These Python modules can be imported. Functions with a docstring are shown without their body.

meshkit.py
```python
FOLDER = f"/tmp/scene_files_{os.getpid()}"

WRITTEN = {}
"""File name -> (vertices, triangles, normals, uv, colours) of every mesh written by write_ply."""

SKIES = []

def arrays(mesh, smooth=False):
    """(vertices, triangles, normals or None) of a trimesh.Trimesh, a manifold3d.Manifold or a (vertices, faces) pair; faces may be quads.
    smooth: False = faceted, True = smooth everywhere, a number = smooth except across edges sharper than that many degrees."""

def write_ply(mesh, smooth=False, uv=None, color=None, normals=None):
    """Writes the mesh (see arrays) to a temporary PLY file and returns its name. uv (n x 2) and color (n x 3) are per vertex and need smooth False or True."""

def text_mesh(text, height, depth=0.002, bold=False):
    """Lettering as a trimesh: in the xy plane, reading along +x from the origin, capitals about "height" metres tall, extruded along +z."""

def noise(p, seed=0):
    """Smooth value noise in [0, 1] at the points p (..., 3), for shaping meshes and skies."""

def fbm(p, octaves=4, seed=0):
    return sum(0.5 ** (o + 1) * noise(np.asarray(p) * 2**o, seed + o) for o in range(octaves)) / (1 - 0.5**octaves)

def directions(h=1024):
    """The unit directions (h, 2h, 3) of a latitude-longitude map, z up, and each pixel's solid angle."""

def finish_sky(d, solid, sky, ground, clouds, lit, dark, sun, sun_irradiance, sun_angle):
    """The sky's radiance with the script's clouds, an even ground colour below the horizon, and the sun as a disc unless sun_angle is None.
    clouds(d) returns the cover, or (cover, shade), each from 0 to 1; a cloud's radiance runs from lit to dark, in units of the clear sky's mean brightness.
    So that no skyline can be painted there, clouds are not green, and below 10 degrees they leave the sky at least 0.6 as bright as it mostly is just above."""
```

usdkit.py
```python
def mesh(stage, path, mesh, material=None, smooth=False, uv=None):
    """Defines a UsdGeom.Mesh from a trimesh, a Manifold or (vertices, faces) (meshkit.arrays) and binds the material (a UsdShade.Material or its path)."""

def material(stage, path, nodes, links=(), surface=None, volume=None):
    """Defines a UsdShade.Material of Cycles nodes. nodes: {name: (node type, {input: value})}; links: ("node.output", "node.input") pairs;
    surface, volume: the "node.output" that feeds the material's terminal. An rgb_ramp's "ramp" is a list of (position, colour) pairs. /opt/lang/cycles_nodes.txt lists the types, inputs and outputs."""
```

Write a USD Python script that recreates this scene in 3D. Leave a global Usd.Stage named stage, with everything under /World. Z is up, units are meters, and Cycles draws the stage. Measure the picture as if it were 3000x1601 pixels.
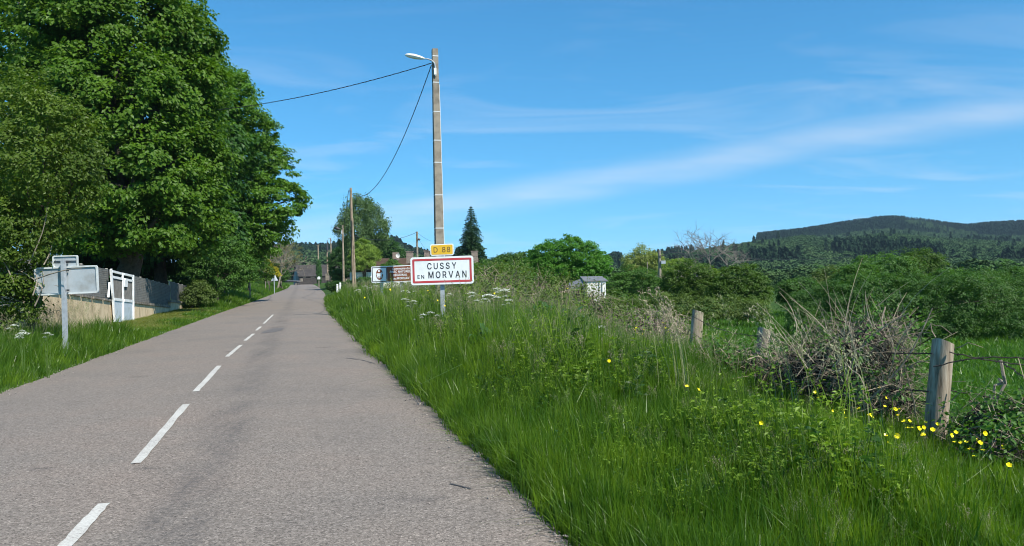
import math
import numpy as np
import trimesh
import usdkit, meshkit
from pxr import Usd, UsdGeom, UsdLux, UsdShade, Gf, Vt, Sdf
from shapely.geometry import Polygon, box as sbox, Point
from shapely import affinity

stage = Usd.Stage.CreateInMemory()
UsdGeom.SetStageUpAxis(stage, 'Z')
UsdGeom.SetStageMetersPerUnit(stage, 1.0)
UsdGeom.Xform.Define(stage, '/World')
UsdGeom.Scope.Define(stage, '/World/Looks')

# ------------------------------------------------------------------ camera, sky, sun
F, EYE, ROLL, VS = 2310.0, 1.42, math.radians(1.3), 14.5
cam = UsdGeom.Camera.Define(stage, '/World/camera')
cam.CreateHorizontalApertureAttr(36.0)
cam.CreateVerticalApertureAttr(36.0 * 546 / 1024)
cam.CreateFocalLengthAttr(36.0 * F / 3000)
cam.CreateVerticalApertureOffsetAttr(36.0 * VS / 3000)
cam.CreateClippingRangeAttr(Gf.Vec2f(0.1, 20000))
cam.CreateFStopAttr(0.0)
cam.CreateExposureAttr(0.62)
cx = UsdGeom.Xformable(cam)
cx.AddTranslateOp().Set(Gf.Vec3d(0, 0, EYE))
cx.AddRotateXYZOp().Set(Gf.Vec3f(90, 0, 0))
cx.AddRotateZOp(opSuffix='roll').Set(math.degrees(-ROLL))

SUN_EL = math.radians(48.0)
SUN_H = np.array([0.70, -0.714]); SUN_H = SUN_H / np.linalg.norm(SUN_H)
SUN = np.array([SUN_H[0] * math.cos(SUN_EL), SUN_H[1] * math.cos(SUN_EL), math.sin(SUN_EL)])
SUN_ROT = math.atan2(SUN[0], SUN[1])


def un(px, py):
    dx, dy = px - 1500.0, py - 800.5
    return dx * math.cos(ROLL) - dy * math.sin(ROLL), dx * math.sin(ROLL) + dy * math.cos(ROLL) - VS


def at(px, py, Y):
    """The point at depth Y seen at a place of the photograph (3000 x 1601)."""
    a, b = un(px, py)
    return np.array([a * Y / F, Y, EYE - b * Y / F])


def ground_at(px, py, z=0.0):
    a, b = un(px, py)
    return at(px, py, (EYE - z) * F / b)


def dirn(px, py):
    p = at(px, py, 1.0) - np.array([0, 0, EYE])
    return p / np.linalg.norm(p)


def mat(name, nodes, links, surface, volume=None):
    return usdkit.material(stage, '/World/Looks/' + name, nodes, links, surface=surface, volume=volume)


# sky with high thin cloud
def cross_n(a, b):
    n = np.cross(a, b); return n / np.linalg.norm(n)


band1 = cross_n(dirn(1300, 598), dirn(2950, 322))
sky_nodes = {
    'sky': ('sky_texture', {'sky_type': 'single_scattering', 'sun_disc': False, 'sun_elevation': SUN_EL, 'sun_rotation': SUN_ROT, 'air_density': 1.0, 'aerosol_density': 0.45, 'ozone_density': 2.2}),
    'lift': ('vector_math', {'math_type': 'multiply_add', 'vector2': (1.0, 1.0, 0.85), 'vector3': (0.0, 0.0, 0.105)}),
    'nrm': ('vector_math', {'math_type': 'normalize'}),
    'tint': ('vector_math', {'math_type': 'multiply', 'vector2': (0.63, 0.95, 1.03)}),
    'hs': ('hsv', {'hue': 0.5, 'saturation': 1.15, 'value': 1.0, 'fac': 1.0}),
    'tc': ('texture_coordinate', {}),
    'sep': ('separate_xyz', {}),
    # cloud plane coordinates dir.xy / (dir.z + .12)
    'zz': ('math', {'math_type': 'add', 'value2': 0.15}),
    'dx': ('math', {'math_type': 'divide'}), 'dy': ('math', {'math_type': 'divide'}),
    'cmb': ('combine_xyz', {'z': 0.0}),
    'mp': ('mapping', {'mapping_type': 'point', 'rotation': (0, 0, 0.45), 'scale': (0.7, 1.6, 1.0)}),
    'n1': ('noise_texture', {'scale': 1.5, 'detail': 4.5, 'roughness': 0.52, 'distortion': 0.9}),
    'r1': ('map_range', {'from_min': 0.49, 'from_max': 0.80, 'to_min': 0.0, 'to_max': 0.27, 'clamp': True}),
    'd1': ('vector_math', {'math_type': 'dot_product', 'vector2': tuple(band1)}),
    'n2': ('noise_texture', {'scale': 2.2, 'detail': 4.0, 'roughness': 0.5}),
    'n2o': ('math', {'math_type': 'multiply_add', 'value2': 0.045, 'value3': -0.0225}),
    'd1s': ('math', {'math_type': 'add'}),
    'd1a': ('math', {'math_type': 'absolute'}),
    'b1': ('map_range', {'from_min': 0.0, 'from_max': 0.030, 'to_min': 1.0, 'to_max': 0.0, 'clamp': True, 'range_type': 'smoothstep'}),
    'n3': ('noise_texture', {'scale': 2.2, 'detail': 5.0, 'roughness': 0.5}),
    'r3': ('map_range', {'from_min': 0.36, 'from_max': 0.66, 'to_min': 0.15, 'to_max': 0.34, 'clamp': True}),
    'b1n': ('math', {'math_type': 'multiply'}),
    'sum': ('math', {'math_type': 'maximum'}),
    'up': ('map_range', {'from_min': 0.0, 'from_max': 0.05, 'to_min': 0.3, 'to_max': 1.0, 'clamp': True}),
    'hi': ('map_range', {'from_min': 0.16, 'from_max': 0.34, 'to_min': 1.0, 'to_max': 0.25, 'clamp': True}),
    'um': ('math', {'math_type': 'multiply'}),
    'fac': ('math', {'math_type': 'multiply'}),
    'bw': ('rgb_to_bw', {}),
    'cl': ('mix_color', {'blend_type': 'mix', 'fac': 1.0, 'a': (0, 0, 0)}),
    'cw': ('vector_math', {'math_type': 'scale', 'vector1': (1.0, 1.0, 1.02), 'scale': 5.6}),
    'mx': ('mix_color', {'blend_type': 'mix'}),
    'bg': ('background_shader', {'strength': 0.116}),
}
sky_links = [('tc.generated', 'lift.vector1'), ('lift.vector', 'nrm.vector1'), ('nrm.vector', 'sky.vector'), ('sky.color', 'tint.vector1'), ('tint.vector', 'hs.color'), ('tc.generated', 'sep.vector'), ('sep.z', 'zz.value1'), ('sep.x', 'dx.value1'), ('zz.value', 'dx.value2'), ('sep.y', 'dy.value1'), ('zz.value', 'dy.value2'),
             ('dx.value', 'cmb.x'), ('dy.value', 'cmb.y'), ('cmb.vector', 'mp.vector'), ('mp.vector', 'n1.vector'), ('n1.fac', 'r1.value'),
             ('tc.generated', 'd1.vector1'), ('tc.generated', 'n2.vector'), ('n2.fac', 'n2o.value1'), ('d1.value', 'd1s.value1'), ('n2o.value', 'd1s.value2'), ('d1s.value', 'd1a.value1'), ('d1a.value', 'b1.value'),
             ('mp.vector', 'n3.vector'), ('n3.fac', 'r3.value'), ('b1.result', 'b1n.value1'), ('r3.result', 'b1n.value2'), ('r1.result', 'sum.value1'), ('b1n.value', 'sum.value2'),
             ('sep.z', 'up.value'), ('sep.z', 'hi.value'), ('up.result', 'um.value1'), ('hi.result', 'um.value2'), ('sum.value', 'fac.value1'), ('um.value', 'fac.value2'),
             ('hs.color', 'mx.a'), ('cw.vector', 'mx.b'), ('fac.value', 'mx.fac'), ('mx.result', 'bg.color')]
del sky_nodes['bw'], sky_nodes['cl']
M_sky = mat('sky_air', sky_nodes, sky_links, 'bg.background')
dome = UsdLux.DomeLight.Define(stage, '/World/sky')
UsdShade.MaterialBindingAPI.Apply(dome.GetPrim()).Bind(M_sky)
dome.GetPrim().SetCustomDataByKey('kind', 'structure')
sun = UsdLux.DistantLight.Define(stage, '/World/sun')
sun.CreateIntensityAttr(1.22)
sun.CreateAngleAttr(0.53)
sun.CreateColorAttr(Gf.Vec3f(1.0, 0.945, 0.86))
sun.GetPrim().CreateAttribute('inputs:normalize', Sdf.ValueTypeNames.Bool).Set(True)
_sx = UsdGeom.Xformable(sun)
_q = Gf.Rotation(Gf.Vec3d(0, 0, 1), Gf.Vec3d(*SUN.tolist())).GetQuat()
_sx.AddOrientOp().Set(Gf.Quatf(_q.GetReal(), Gf.Vec3f(_q.GetImaginary())))

# ------------------------------------------------------------------ naming helpers
_taken = {}


def path_for(name, parent=None):
    base = (parent.GetPath().pathString if parent is not None else '/World') + '/' + name
    k = _taken.get(base, 0)
    _taken[base] = k + 1
    return base if k == 0 else f'{base}_{k:03d}'


def tag(p, label=None, cat=None, group=None, kind=None):
    p = p.GetPrim() if hasattr(p, 'GetPrim') else p
    for k, v in (('label', label), ('category', cat), ('group', group), ('kind', kind)):
        if v:
            p.SetCustomDataByKey(k, v)
    return p


def thing(name, label, cat, loc=(0, 0, 0), group=None, rotz=0.0, kind=None):
    x = UsdGeom.Xform.Define(stage, path_for(name))
    x.AddTranslateOp().Set(Gf.Vec3d(*[float(c) for c in loc]))
    if rotz:
        x.AddRotateZOp().Set(float(math.degrees(rotz)))
    tag(x, label, cat, group, kind)
    p = x.GetPrim()
    _loc[p.GetPath().pathString] = np.array(loc, float)
    return p


_loc = {}


def top_loc(parent):
    if parent is None:
        return np.zeros(3)
    s = parent.GetPath().pathString
    return _loc.get('/'.join(s.split('/')[:3]), np.zeros(3))


def part(name, m, material, parent=None, smooth=False, world=True, label=None):
    """One mesh of the scene; world coordinates are moved into the frame of its thing."""
    v, f, _ = meshkit.arrays(m)
    if world and parent is not None:
        v = v - top_loc(parent)
    g = usdkit.mesh(stage, path_for(name, parent), (v, f), material, smooth=smooth)
    if label:
        tag(g, label)
    return g.GetPrim()


def copies(src, loc, label=None, rotz=0.0, scale=1.0, group=None):
    """Another of a thing: an instance under the next number."""
    cd = src.GetCustomData()
    x = UsdGeom.Xform.Define(stage, path_for(_name(src)))
    x.GetPrim().GetReferences().AddInternalReference(src.GetPath())
    x.ClearXformOpOrder()
    x.AddTranslateOp().Set(Gf.Vec3d(*[float(c) for c in loc]))
    x.AddRotateZOp().Set(float(math.degrees(rotz)))
    x.AddScaleOp().Set(Gf.Vec3f(scale, scale, scale))
    x.GetPrim().SetInstanceable(True)
    tag(x, label or cd.get('label'), cd.get('category'), group or cd.get('group'))
    return x.GetPrim()


def _name(p):
    import re
    return re.sub(r'_\d{3}$', '', p.GetName())


class MB:
    """Collects simple shapes into one mesh."""
    def __init__(self):
        self.v, self.f, self.n = [], [], 0

    def add(self, v, f):
        v = np.asarray(v, float); f = np.asarray(f, int)
        if f.shape[1] == 4:
            f = np.vstack([f[:, [0, 1, 2]], f[:, [0, 2, 3]]])
        self.v.append(v); self.f.append(f + self.n); self.n += len(v)
        return self

    def tm(self, m):
        return self.add(m.vertices, m.faces)

    def box(self, c, size, u=None, w=None):
        """Box about c; u is the direction of its first axis in plan."""
        sx, sy, sz = np.array(size) / 2.0
        s = np.array([[x, y, z] for x in (-1, 1) for y in (-1, 1) for z in (-1, 1)], float) * [sx, sy, sz]
        if u is not None:
            u = np.array([u[0], u[1], 0.0]); u /= np.linalg.norm(u)
            p = np.array([-u[1], u[0], 0.0])
            s = s[:, :1] * u + s[:, 1:2] * p + s[:, 2:] * np.array([0, 0, 1.0])
        return self.add(s + np.asarray(c, float), BOXF)

    def bar(self, a, b, w, d=None, up=(0, 0, 1)):
        """Rectangular bar from a to b, w wide across up, d along up."""
        d = w if d is None else d
        a, b = np.asarray(a, float), np.asarray(b, float)
        t = b - a; t /= np.linalg.norm(t)
        x = np.cross(t, up)
        if np.linalg.norm(x) < 1e-6:
            x = np.cross(t, (1, 0, 0))
        x /= np.linalg.norm(x); y = np.cross(x, t)
        s = []
        for e in (a, b):
            for i in (-1, 1):
                for j in (-1, 1):
                    s.append(e + x * i * w / 2 + y * j * d / 2)
        return self.add(s, BOXF)

    def tube(self, pts, r, sides=6, cap=True):
        v, f = tube(pts, r, sides, cap)
        return self.add(v, f)

    def get(self):
        return np.vstack(self.v), np.vstack(self.f)


BOXF = np.array([[0, 1, 3, 2], [4, 6, 7, 5], [0, 4, 5, 1], [2, 3, 7, 6], [0, 2, 6, 4], [1, 5, 7, 3]])


def tube(pts, r, sides=6, cap=True):
    p = np.asarray(pts, float)
    r = np.broadcast_to(np.asarray(r, float), (len(p),))
    t = np.gradient(p, axis=0); t /= np.linalg.norm(t, axis=1, keepdims=True) + 1e-12
    ref = np.where(np.abs(t[:, 2:]) < 0.9, [0, 0, 1.0], [1.0, 0, 0])
    if len(set((np.abs(t[:, 2]) < 0.9).tolist())) > 1:
        ref = np.tile([0.31, 0.95, 0.0], (len(p), 1))
    a = np.cross(t, ref); a /= np.linalg.norm(a, axis=1, keepdims=True) + 1e-12
    b = np.cross(t, a)
    th = np.arange(sides) * 2 * np.pi / sides
    v = (p[:, None] + r[:, None, None] * (np.cos(th)[None, :, None] * a[:, None] + np.sin(th)[None, :, None] * b[:, None])).reshape(-1, 3)
    i, j = np.meshgrid(np.arange(len(p) - 1), np.arange(sides), indexing='ij')
    q = np.stack([i * sides + j, i * sides + (j + 1) % sides, (i + 1) * sides + (j + 1) % sides, (i + 1) * sides + j], -1).reshape(-1, 4)
    f = np.vstack([q[:, [0, 2, 1]], q[:, [0, 3, 2]]])
    if cap and sides > 2:
        n = len(v)
        v = np.vstack([v, p[0], p[-1]])
        k = np.arange(sides)
        f = np.vstack([f, np.stack([np.full(sides, n), k, (k + 1) % sides], 1), np.stack([np.full(sides, n + 1), (len(p) - 1) * sides + (k + 1) % sides, (len(p) - 1) * sides + k], 1)])
    return v, f


def norm(a):
    return a / (np.linalg.norm(a, axis=-1, keepdims=True) + 1e-12)


def leaf_quads(c, n, along, ln, wd, fold=0.12):
    """Leaf-shaped quads: centres, normals, long axes, lengths, widths."""
    n = norm(n)
    u = norm(along - n * (along * n).sum(1, keepdims=True))
    s = np.cross(n, u)
    ln = np.broadcast_to(ln, (len(c),))[:, None]; wd = np.broadcast_to(wd, (len(c),))[:, None]
    v = np.stack([c - u * ln / 2, c + s * wd / 2 + n * ln * fold, c + u * ln / 2 , c - s * wd / 2 + n * ln * fold], 1).reshape(-1, 3)
    k = np.arange(len(c))[:, None] * 4
    f = np.vstack([k + [0, 1, 2], k + [0, 2, 3]])
    return v, f


def rnd_dirs(rng, n):
    return norm(rng.normal(size=(n, 3)))


def crown(lobes, clumps, per, leaf, cr, seed, flat=0.55, aspect=0.6, inner=0.1, zmin=-0.8, upbias=0.55, droop=0.25, ragged=0.25):
    """A leafy crown: lobes (x, y, z, r) carry sprays of leaves on and just inside their outside."""
    rng = np.random.default_rng(seed)
    L = np.array(lobes, float)
    wts = L[:, 3] ** 2; wts /= wts.sum()
    cs, os_ = [], []
    need = clumps
    while need > 0:
        k = rng.choice(len(L), size=need * 3, p=wts)
        d = rnd_dirs(rng, len(k))
        ok = d[:, 2] > zmin
        k, d = k[ok], d[ok]
        rr = np.where(rng.random(len(k)) < inner, rng.uniform(0.3, 0.75, len(k)), rng.uniform(0.8, 1.0, len(k)) + ragged * rng.random(len(k)) ** 3)
        p = L[k, :3] + d * (L[k, 3] * rr)[:, None]
        dist = np.linalg.norm(p[:, None] - L[None, :, :3], axis=2) / L[None, :, 3]
        dist[np.arange(len(k)), k] = 9
        keep = (dist.min(1) > 0.78) | (rng.random(len(k)) < 0.06)
        p, d = p[keep][:need], d[keep][:need]
        cs.append(p); os_.append(d); need -= len(p)
    C, O = np.vstack(cs), np.vstack(os_)
    sz = cr * rng.uniform(0.6, 1.35, len(C))
    e = rnd_dirs(rng, len(C) * per).reshape(len(C), per, 3) * (rng.random((len(C), per, 1)) ** 0.45)
    e[..., 2] *= flat
    P = (C[:, None] + e * sz[:, None, None]).reshape(-1, 3)
    N = (np.repeat(O, per, 0) * 0.5 + e.reshape(-1, 3) * 0.35 + np.array([0, 0, upbias]) + rng.normal(size=(len(P), 3)) * 0.38)
    A = np.repeat(O, per, 0) * 0.8 + e.reshape(-1, 3) + np.array([0, 0, -droop]) + rng.normal(size=(len(P), 3)) * 0.5
    ln = leaf * rng.uniform(0.65, 1.3, len(P))
    return leaf_quads(P, N, A, ln, ln * aspect)


def trunk_mesh(base, lobes, r0, seed, fork=0.35, sides=8, nlimb=None):
    """A tapered, slightly bent trunk with limbs that reach into the lobes of its crown."""
    rng = np.random.default_rng(seed)
    b = np.asarray(base, float)
    L = np.array(lobes, float)
    topl = L[np.argmax(L[:, 2])]
    top = topl[:3]
    m = MB()
    t = np.linspace(0, 1, 8)
    wob = np.cumsum(rng.normal(size=(8, 3)) * [1, 1, 0], 0) * 0.02 * np.linalg.norm(top - b)
    wob[0] = 0
    line = b + (top - b) * np.stack([t ** 1.6, t ** 1.6, t], 1) + wob
    rad = r0 * (1.25 * (1 - t) ** 1.5 * 0.5 + 0.75 * (1 - t * 0.93))
    rad[0] *= 1.35
    m.tube(line, rad, sides)
    for l in (L if nlimb is None else L[:nlimb]):
        if np.allclose(l, topl):
            continue
        h = np.clip((l[2] - b[2]) / max(top[2] - b[2], 0.1) * rng.uniform(0.4, 0.7), 0.12, 0.85)
        s = np.array([np.interp(h, t, line[:, k]) for k in range(3)])
        rs = np.interp(h, t, rad) * 0.6
        q = np.linspace(0, 1, 5)[:, None]
        mid = (s + l[:3]) / 2 + np.array([0, 0, 0.12 * np.linalg.norm(l[:3] - s)])
        pts = (1 - q) ** 2 * s + 2 * q * (1 - q) * mid + q ** 2 * l[:3]
        m.tube(pts, rs * (1 - q[:, 0] * 0.85), max(5, sides - 2))
        for _ in range(3):
            o = rnd_dirs(rng, 1)[0]; o[2] = abs(o[2]) * 0.6
            st = pts[rng.integers(2, 4)]
            m.tube([st, st + o * l[3] * 0.45 + [0, 0, 0.05], st + o * l[3] * 0.85], [rs * 0.35, rs * 0.22, rs * 0.06], 4)
    return m.get()


def bare_branches(base, height, seed, spread=0.5, levels=4, r0=None, kids=4, lean=(0, 0)):
    rng = np.random.default_rng(seed)
    m = MB()
    r0 = r0 or height * 0.018

    def grow(p, d, ln, r, lev):
        n = 4
        pts = [p]
        dd = d.copy()
        for _ in range(n):
            dd = norm(dd + rng.normal(size=3) * 0.13 + np.array([0, 0, 0.05]))
            pts.append(pts[-1] + dd * ln / n)
        m.tube(pts, np.linspace(r, r * 0.5, n + 1), 5 if lev > 2 else 3, cap=False)
        if lev > 0:
            for _ in range(kids):
                i = rng.integers(2, n + 1)
                o = norm(dd + rng.normal(size=3) * spread * np.array([1, 1, 0.7]))
                grow(pts[i], o, ln * rng.uniform(0.5, 0.75), r * 0.52, lev - 1)
    for _ in range(2 if spread > 0.8 else 1):
        grow(np.asarray(base, float), norm(np.array([lean[0], lean[1], 1.0]) + (rng.normal(size=3) * 0.25 if spread > 0.8 else 0)), height * 0.42, r0, levels)
    return m.get()


def conifer_mesh(base, height, radius, seed, whorls=26, per=11, needle=0.3, droop=0.35, double=False):
    """(trunk, crown) of a spruce: drooping branches in whorls, each feathered with needle sprays."""
    rng = np.random.default_rng(seed)
    b = np.asarray(base, float)
    tr = MB(); tr.tube([b, b + [0, 0, height * 0.6], b + [0, 0, height]], [height * 0.02, height * 0.011, 0.012], 6)
    C, N, A, S = [], [], [], []
    for i in range(whorls):
        h = (i + 0.6) / whorls
        rr = radius * (1 - h) ** 0.64 * (0.85 + 0.15 * rng.random()) + 0.03
        nd = needle * (0.35 + 0.65 * (1 - h))
        z = height * (0.04 + 0.95 * h)
        for k in range(per):
            th = rng.random() * 2 * np.pi
            ln = rr * rng.uniform(0.65, 1.1)
            q = np.linspace(0.15, 1, max(3, int(ln / needle * 2.2)))
            d = np.array([math.cos(th), math.sin(th), 0])
            pts = b + [0, 0, z] + d * (q * ln)[:, None] + np.array([0, 0, 1]) * (0.1 * ln * q - droop * ln * q ** 2)[:, None]
            side = np.array([-d[1], d[0], 0])
            for sgn in (-1, 0, 1):
                C.append(pts + side * sgn * nd * 0.34 + rng.normal(size=pts.shape) * nd * 0.12); S.append(np.full(len(pts), nd))
                N.append(np.tile([0, 0, 1.0], (len(pts), 1)) + rng.normal(size=pts.shape) * 0.5)
                A.append(np.tile(d + side * sgn * 0.9 + [0, 0, -0.25], (len(pts), 1)) + rng.normal(size=pts.shape) * 0.2)
    C, N, A = np.vstack(C), np.vstack(N), np.vstack(A)
    ln = np.concatenate(S) * rng.uniform(0.7, 1.3, len(C))
    return tr.get(), leaf_quads(C, N, A, ln, ln * 0.6)


def rounded(w, h, r):
    return sbox(-w / 2 + r, -h / 2 + r, w / 2 - r, h / 2 - r).buffer(r, 6)


def plate2d(shape, t):
    gs = getattr(shape, 'geoms', [shape])
    return trimesh.util.concatenate([trimesh.creation.extrude_polygon(g, t) for g in gs])


def stand_up(m, c, yaw=0.0, roll=0.0, front=0.0):
    """A flat piece in the xy plane (x right, y up, z towards the viewer) set upright about c, facing -y turned by yaw; front moves it towards the viewer."""
    v = np.array(m.vertices)
    cr, sr = math.cos(roll), math.sin(roll)
    x = v[:, 0] * cr - v[:, 1] * sr; y = v[:, 0] * sr + v[:, 1] * cr
    z = v[:, 2] + front
    u = np.array([math.cos(yaw), math.sin(yaw), 0]); n = np.array([math.sin(yaw), -math.cos(yaw), 0])
    return np.asarray(c) + x[:, None] * u + y[:, None] * np.array([0, 0, 1.0]) + z[:, None] * n, np.array(m.faces)


def text2(s, height, width=None, shear=0.0, bold=False, depth=0.0015, spacing=0.0):
    if spacing:
        ms, x = [], 0.0
        for ch in s:
            if ch == ' ':
                x += height * 0.35 + spacing
                continue
            g = meshkit.text_mesh(ch, height, depth, bold)
            g.apply_translation([x - g.bounds[0][0], 0, 0]); x += g.bounds[1][0] - g.bounds[0][0] + spacing
            ms.append(g)
        m = trimesh.util.concatenate(ms)
    else:
        m = meshkit.text_mesh(s, height, depth, bold)
    v = np.array(m.vertices)
    if width:
        v[:, 0] = (v[:, 0] - v[:, 0].min()) * width / np.ptp(v[:, 0])
    v[:, 0] -= (v[:, 0].min() + v[:, 0].max()) / 2
    v[:, 0] += shear * v[:, 1]
    return trimesh.Trimesh(v, m.faces, process=False)

# ------------------------------------------------------------------ materials
def simple(name, col, rough=0.6, var=0.12, scale=6.0, bump=0.0, bscale=None, metal=0.0, spec=0.4, col2=None):
    """Plain painted or mineral surface with mottling and fine relief."""
    c = np.array(col, float); c2 = np.array(col2 if col2 is not None else c * (1 - 2 * var), float)
    nodes = {'g': ('geometry', {}), 'n': ('noise_texture', {'scale': scale, 'detail': 5.0, 'roughness': 0.65}),
             'r': ('rgb_ramp', {'ramp': [(0.3, tuple(c2)), (0.52, tuple(c)), (0.75, tuple(np.minimum(c * (1 + var), 0.9)))]}),
             'p': ('principled_bsdf', {'roughness': rough, 'metallic': metal, 'specular_ior_level': spec})}
    links = [('g.position', 'n.vector'), ('n.fac', 'r.fac'), ('r.color', 'p.base_color')]
    if bump:
        nodes['n2'] = ('noise_texture', {'scale': bscale or scale * 5, 'detail': 3.0})
        nodes['b'] = ('bump', {'strength': 0.8, 'distance': bump})
        links += [('g.position', 'n2.vector'), ('n2.fac', 'b.height'), ('b.normal', 'p.normal')]
    return mat(name, nodes, links, 'p.BSDF')


def leaf_mat(name, cols, trans=0.42, rough=0.5, pos_scale=0.9, tcol=None, spec=0.35, rand='island'):
    """Foliage: colour varies from leaf to leaf and from spray to spray, light passes through."""
    cols = [np.array(c, float) for c in cols]
    nodes = {'g': ('geometry', {}), 'oi': ('object_info', {}),
             'n': ('noise_texture', {'scale': pos_scale, 'detail': 2.0}),
             'm': ('math', {'math_type': 'multiply_add', 'value2': 0.55}),
             'nn': ('math', {'math_type': 'multiply_add', 'value2': 0.9, 'value3': -0.22}),
             'r': ('rgb_ramp', {'ramp': [(i / (len(cols) - 1), tuple(c)) for i, c in enumerate(cols)]}),
             't': ('vector_math', {'math_type': 'multiply', 'vector2': tuple(tcol or (1.45, 1.5, 0.55))}),
             'p': ('principled_bsdf', {'roughness': rough, 'specular_ior_level': spec}),
             'tr': ('translucent_bsdf', {}), 'mx': ('mix_closure', {'fac': trans})}
    links = [('g.position', 'n.vector'), ('n.fac', 'nn.value1'), ('g.random_per_island' if rand == 'island' else 'oi.random', 'm.value1'), ('nn.value', 'm.value3'), ('m.value', 'r.fac'),
             ('r.color', 'p.base_color'), ('r.color', 't.vector1'), ('t.vector', 'tr.color'), ('p.BSDF', 'mx.closure1'), ('tr.BSDF', 'mx.closure2')]
    return mat(name, nodes, links, 'mx.closure')


K = 1.0
LF = {
    'lime': leaf_mat('lime_leaves', [(0.050, 0.110, 0.009), (0.092, 0.182, 0.013), (0.145, 0.250, 0.020), (0.20, 0.31, 0.034)], spec=0.3, rough=0.5),
    'oak': leaf_mat('oak_leaves', [(0.050, 0.120, 0.008), (0.095, 0.205, 0.014), (0.145, 0.265, 0.022), (0.19, 0.31, 0.036)]),
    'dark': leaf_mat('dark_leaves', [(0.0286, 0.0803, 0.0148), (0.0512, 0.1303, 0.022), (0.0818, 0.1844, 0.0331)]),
    'hazel': leaf_mat('hazel_leaves', [(0.055, 0.098, 0.010), (0.095, 0.155, 0.015), (0.140, 0.21, 0.024), (0.165, 0.20, 0.04)]),
    'birch': leaf_mat('birch_leaves', [(0.0696, 0.1324, 0.0405), (0.1126, 0.1844, 0.0626), (0.174, 0.2507, 0.0921)], trans=0.3),
    'pale': leaf_mat('pale_leaves', [(0.1432, 0.2306, 0.0331), (0.2354, 0.3308, 0.0516), (0.3274, 0.34, 0.0829)]),
    'willow': leaf_mat('willow_leaves', [(0.1841, 0.2406, 0.0552), (0.2864, 0.3308, 0.0921), (0.34, 0.34, 0.1381)]),
    'round': leaf_mat('round_tree_leaves', [(0.0499, 0.1572, 0.0097), (0.0891, 0.2446, 0.0161), (0.1516, 0.3319, 0.0256)]),
    'shrub': leaf_mat('shrub_leaves', [(0.0573, 0.1364, 0.022), (0.0941, 0.2005, 0.0294), (0.1534, 0.2767, 0.0442)]),
    'hedge': leaf_mat('hedge_leaves', [(0.045, 0.1123, 0.0202), (0.0737, 0.1604, 0.0276), (0.1146, 0.2125, 0.0405)]),
    'bright': leaf_mat('bright_leaves', [(0.048, 0.105, 0.010), (0.082, 0.150, 0.016), (0.115, 0.19, 0.026)]),
    'bramble': leaf_mat('bramble_leaves', [(0.0737, 0.1163, 0.0257), (0.1126, 0.1704, 0.0368), (0.174, 0.2306, 0.0552), (0.2354, 0.2105, 0.0921)]),
    'brown': leaf_mat('withered_leaves', [(0.1228, 0.1243, 0.0479), (0.1841, 0.1704, 0.0663), (0.2558, 0.2166, 0.0921)]),
    'conifer': leaf_mat('conifer_needles', [(0.0224, 0.0602, 0.0202), (0.0368, 0.0903, 0.0294), (0.0614, 0.1324, 0.0405)], trans=0.12),
    'cypress': leaf_mat('cypress_sprays', [(0.0368, 0.1102, 0.0239), (0.0614, 0.1564, 0.0294)], trans=0.12),
    'broom': leaf_mat('broom_blossom', [(0.30, 0.27, 0.02), (0.58, 0.50, 0.012), (0.70, 0.60, 0.02)], trans=0.25, tcol=(1, 1, .5)),
    'yellowpetal': simple('buttercup_petals', (0.80, 0.68, 0.01), 0.3, 0.06, 30),
    'umbel': simple('umbel_blossom', (0.78, 0.79, 0.68), 0.7, 0.06, 60),
    'stem': leaf_mat('green_stems', [(0.06, 0.11, 0.02), (0.10, 0.165, 0.03)], trans=0.1),
}
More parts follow.
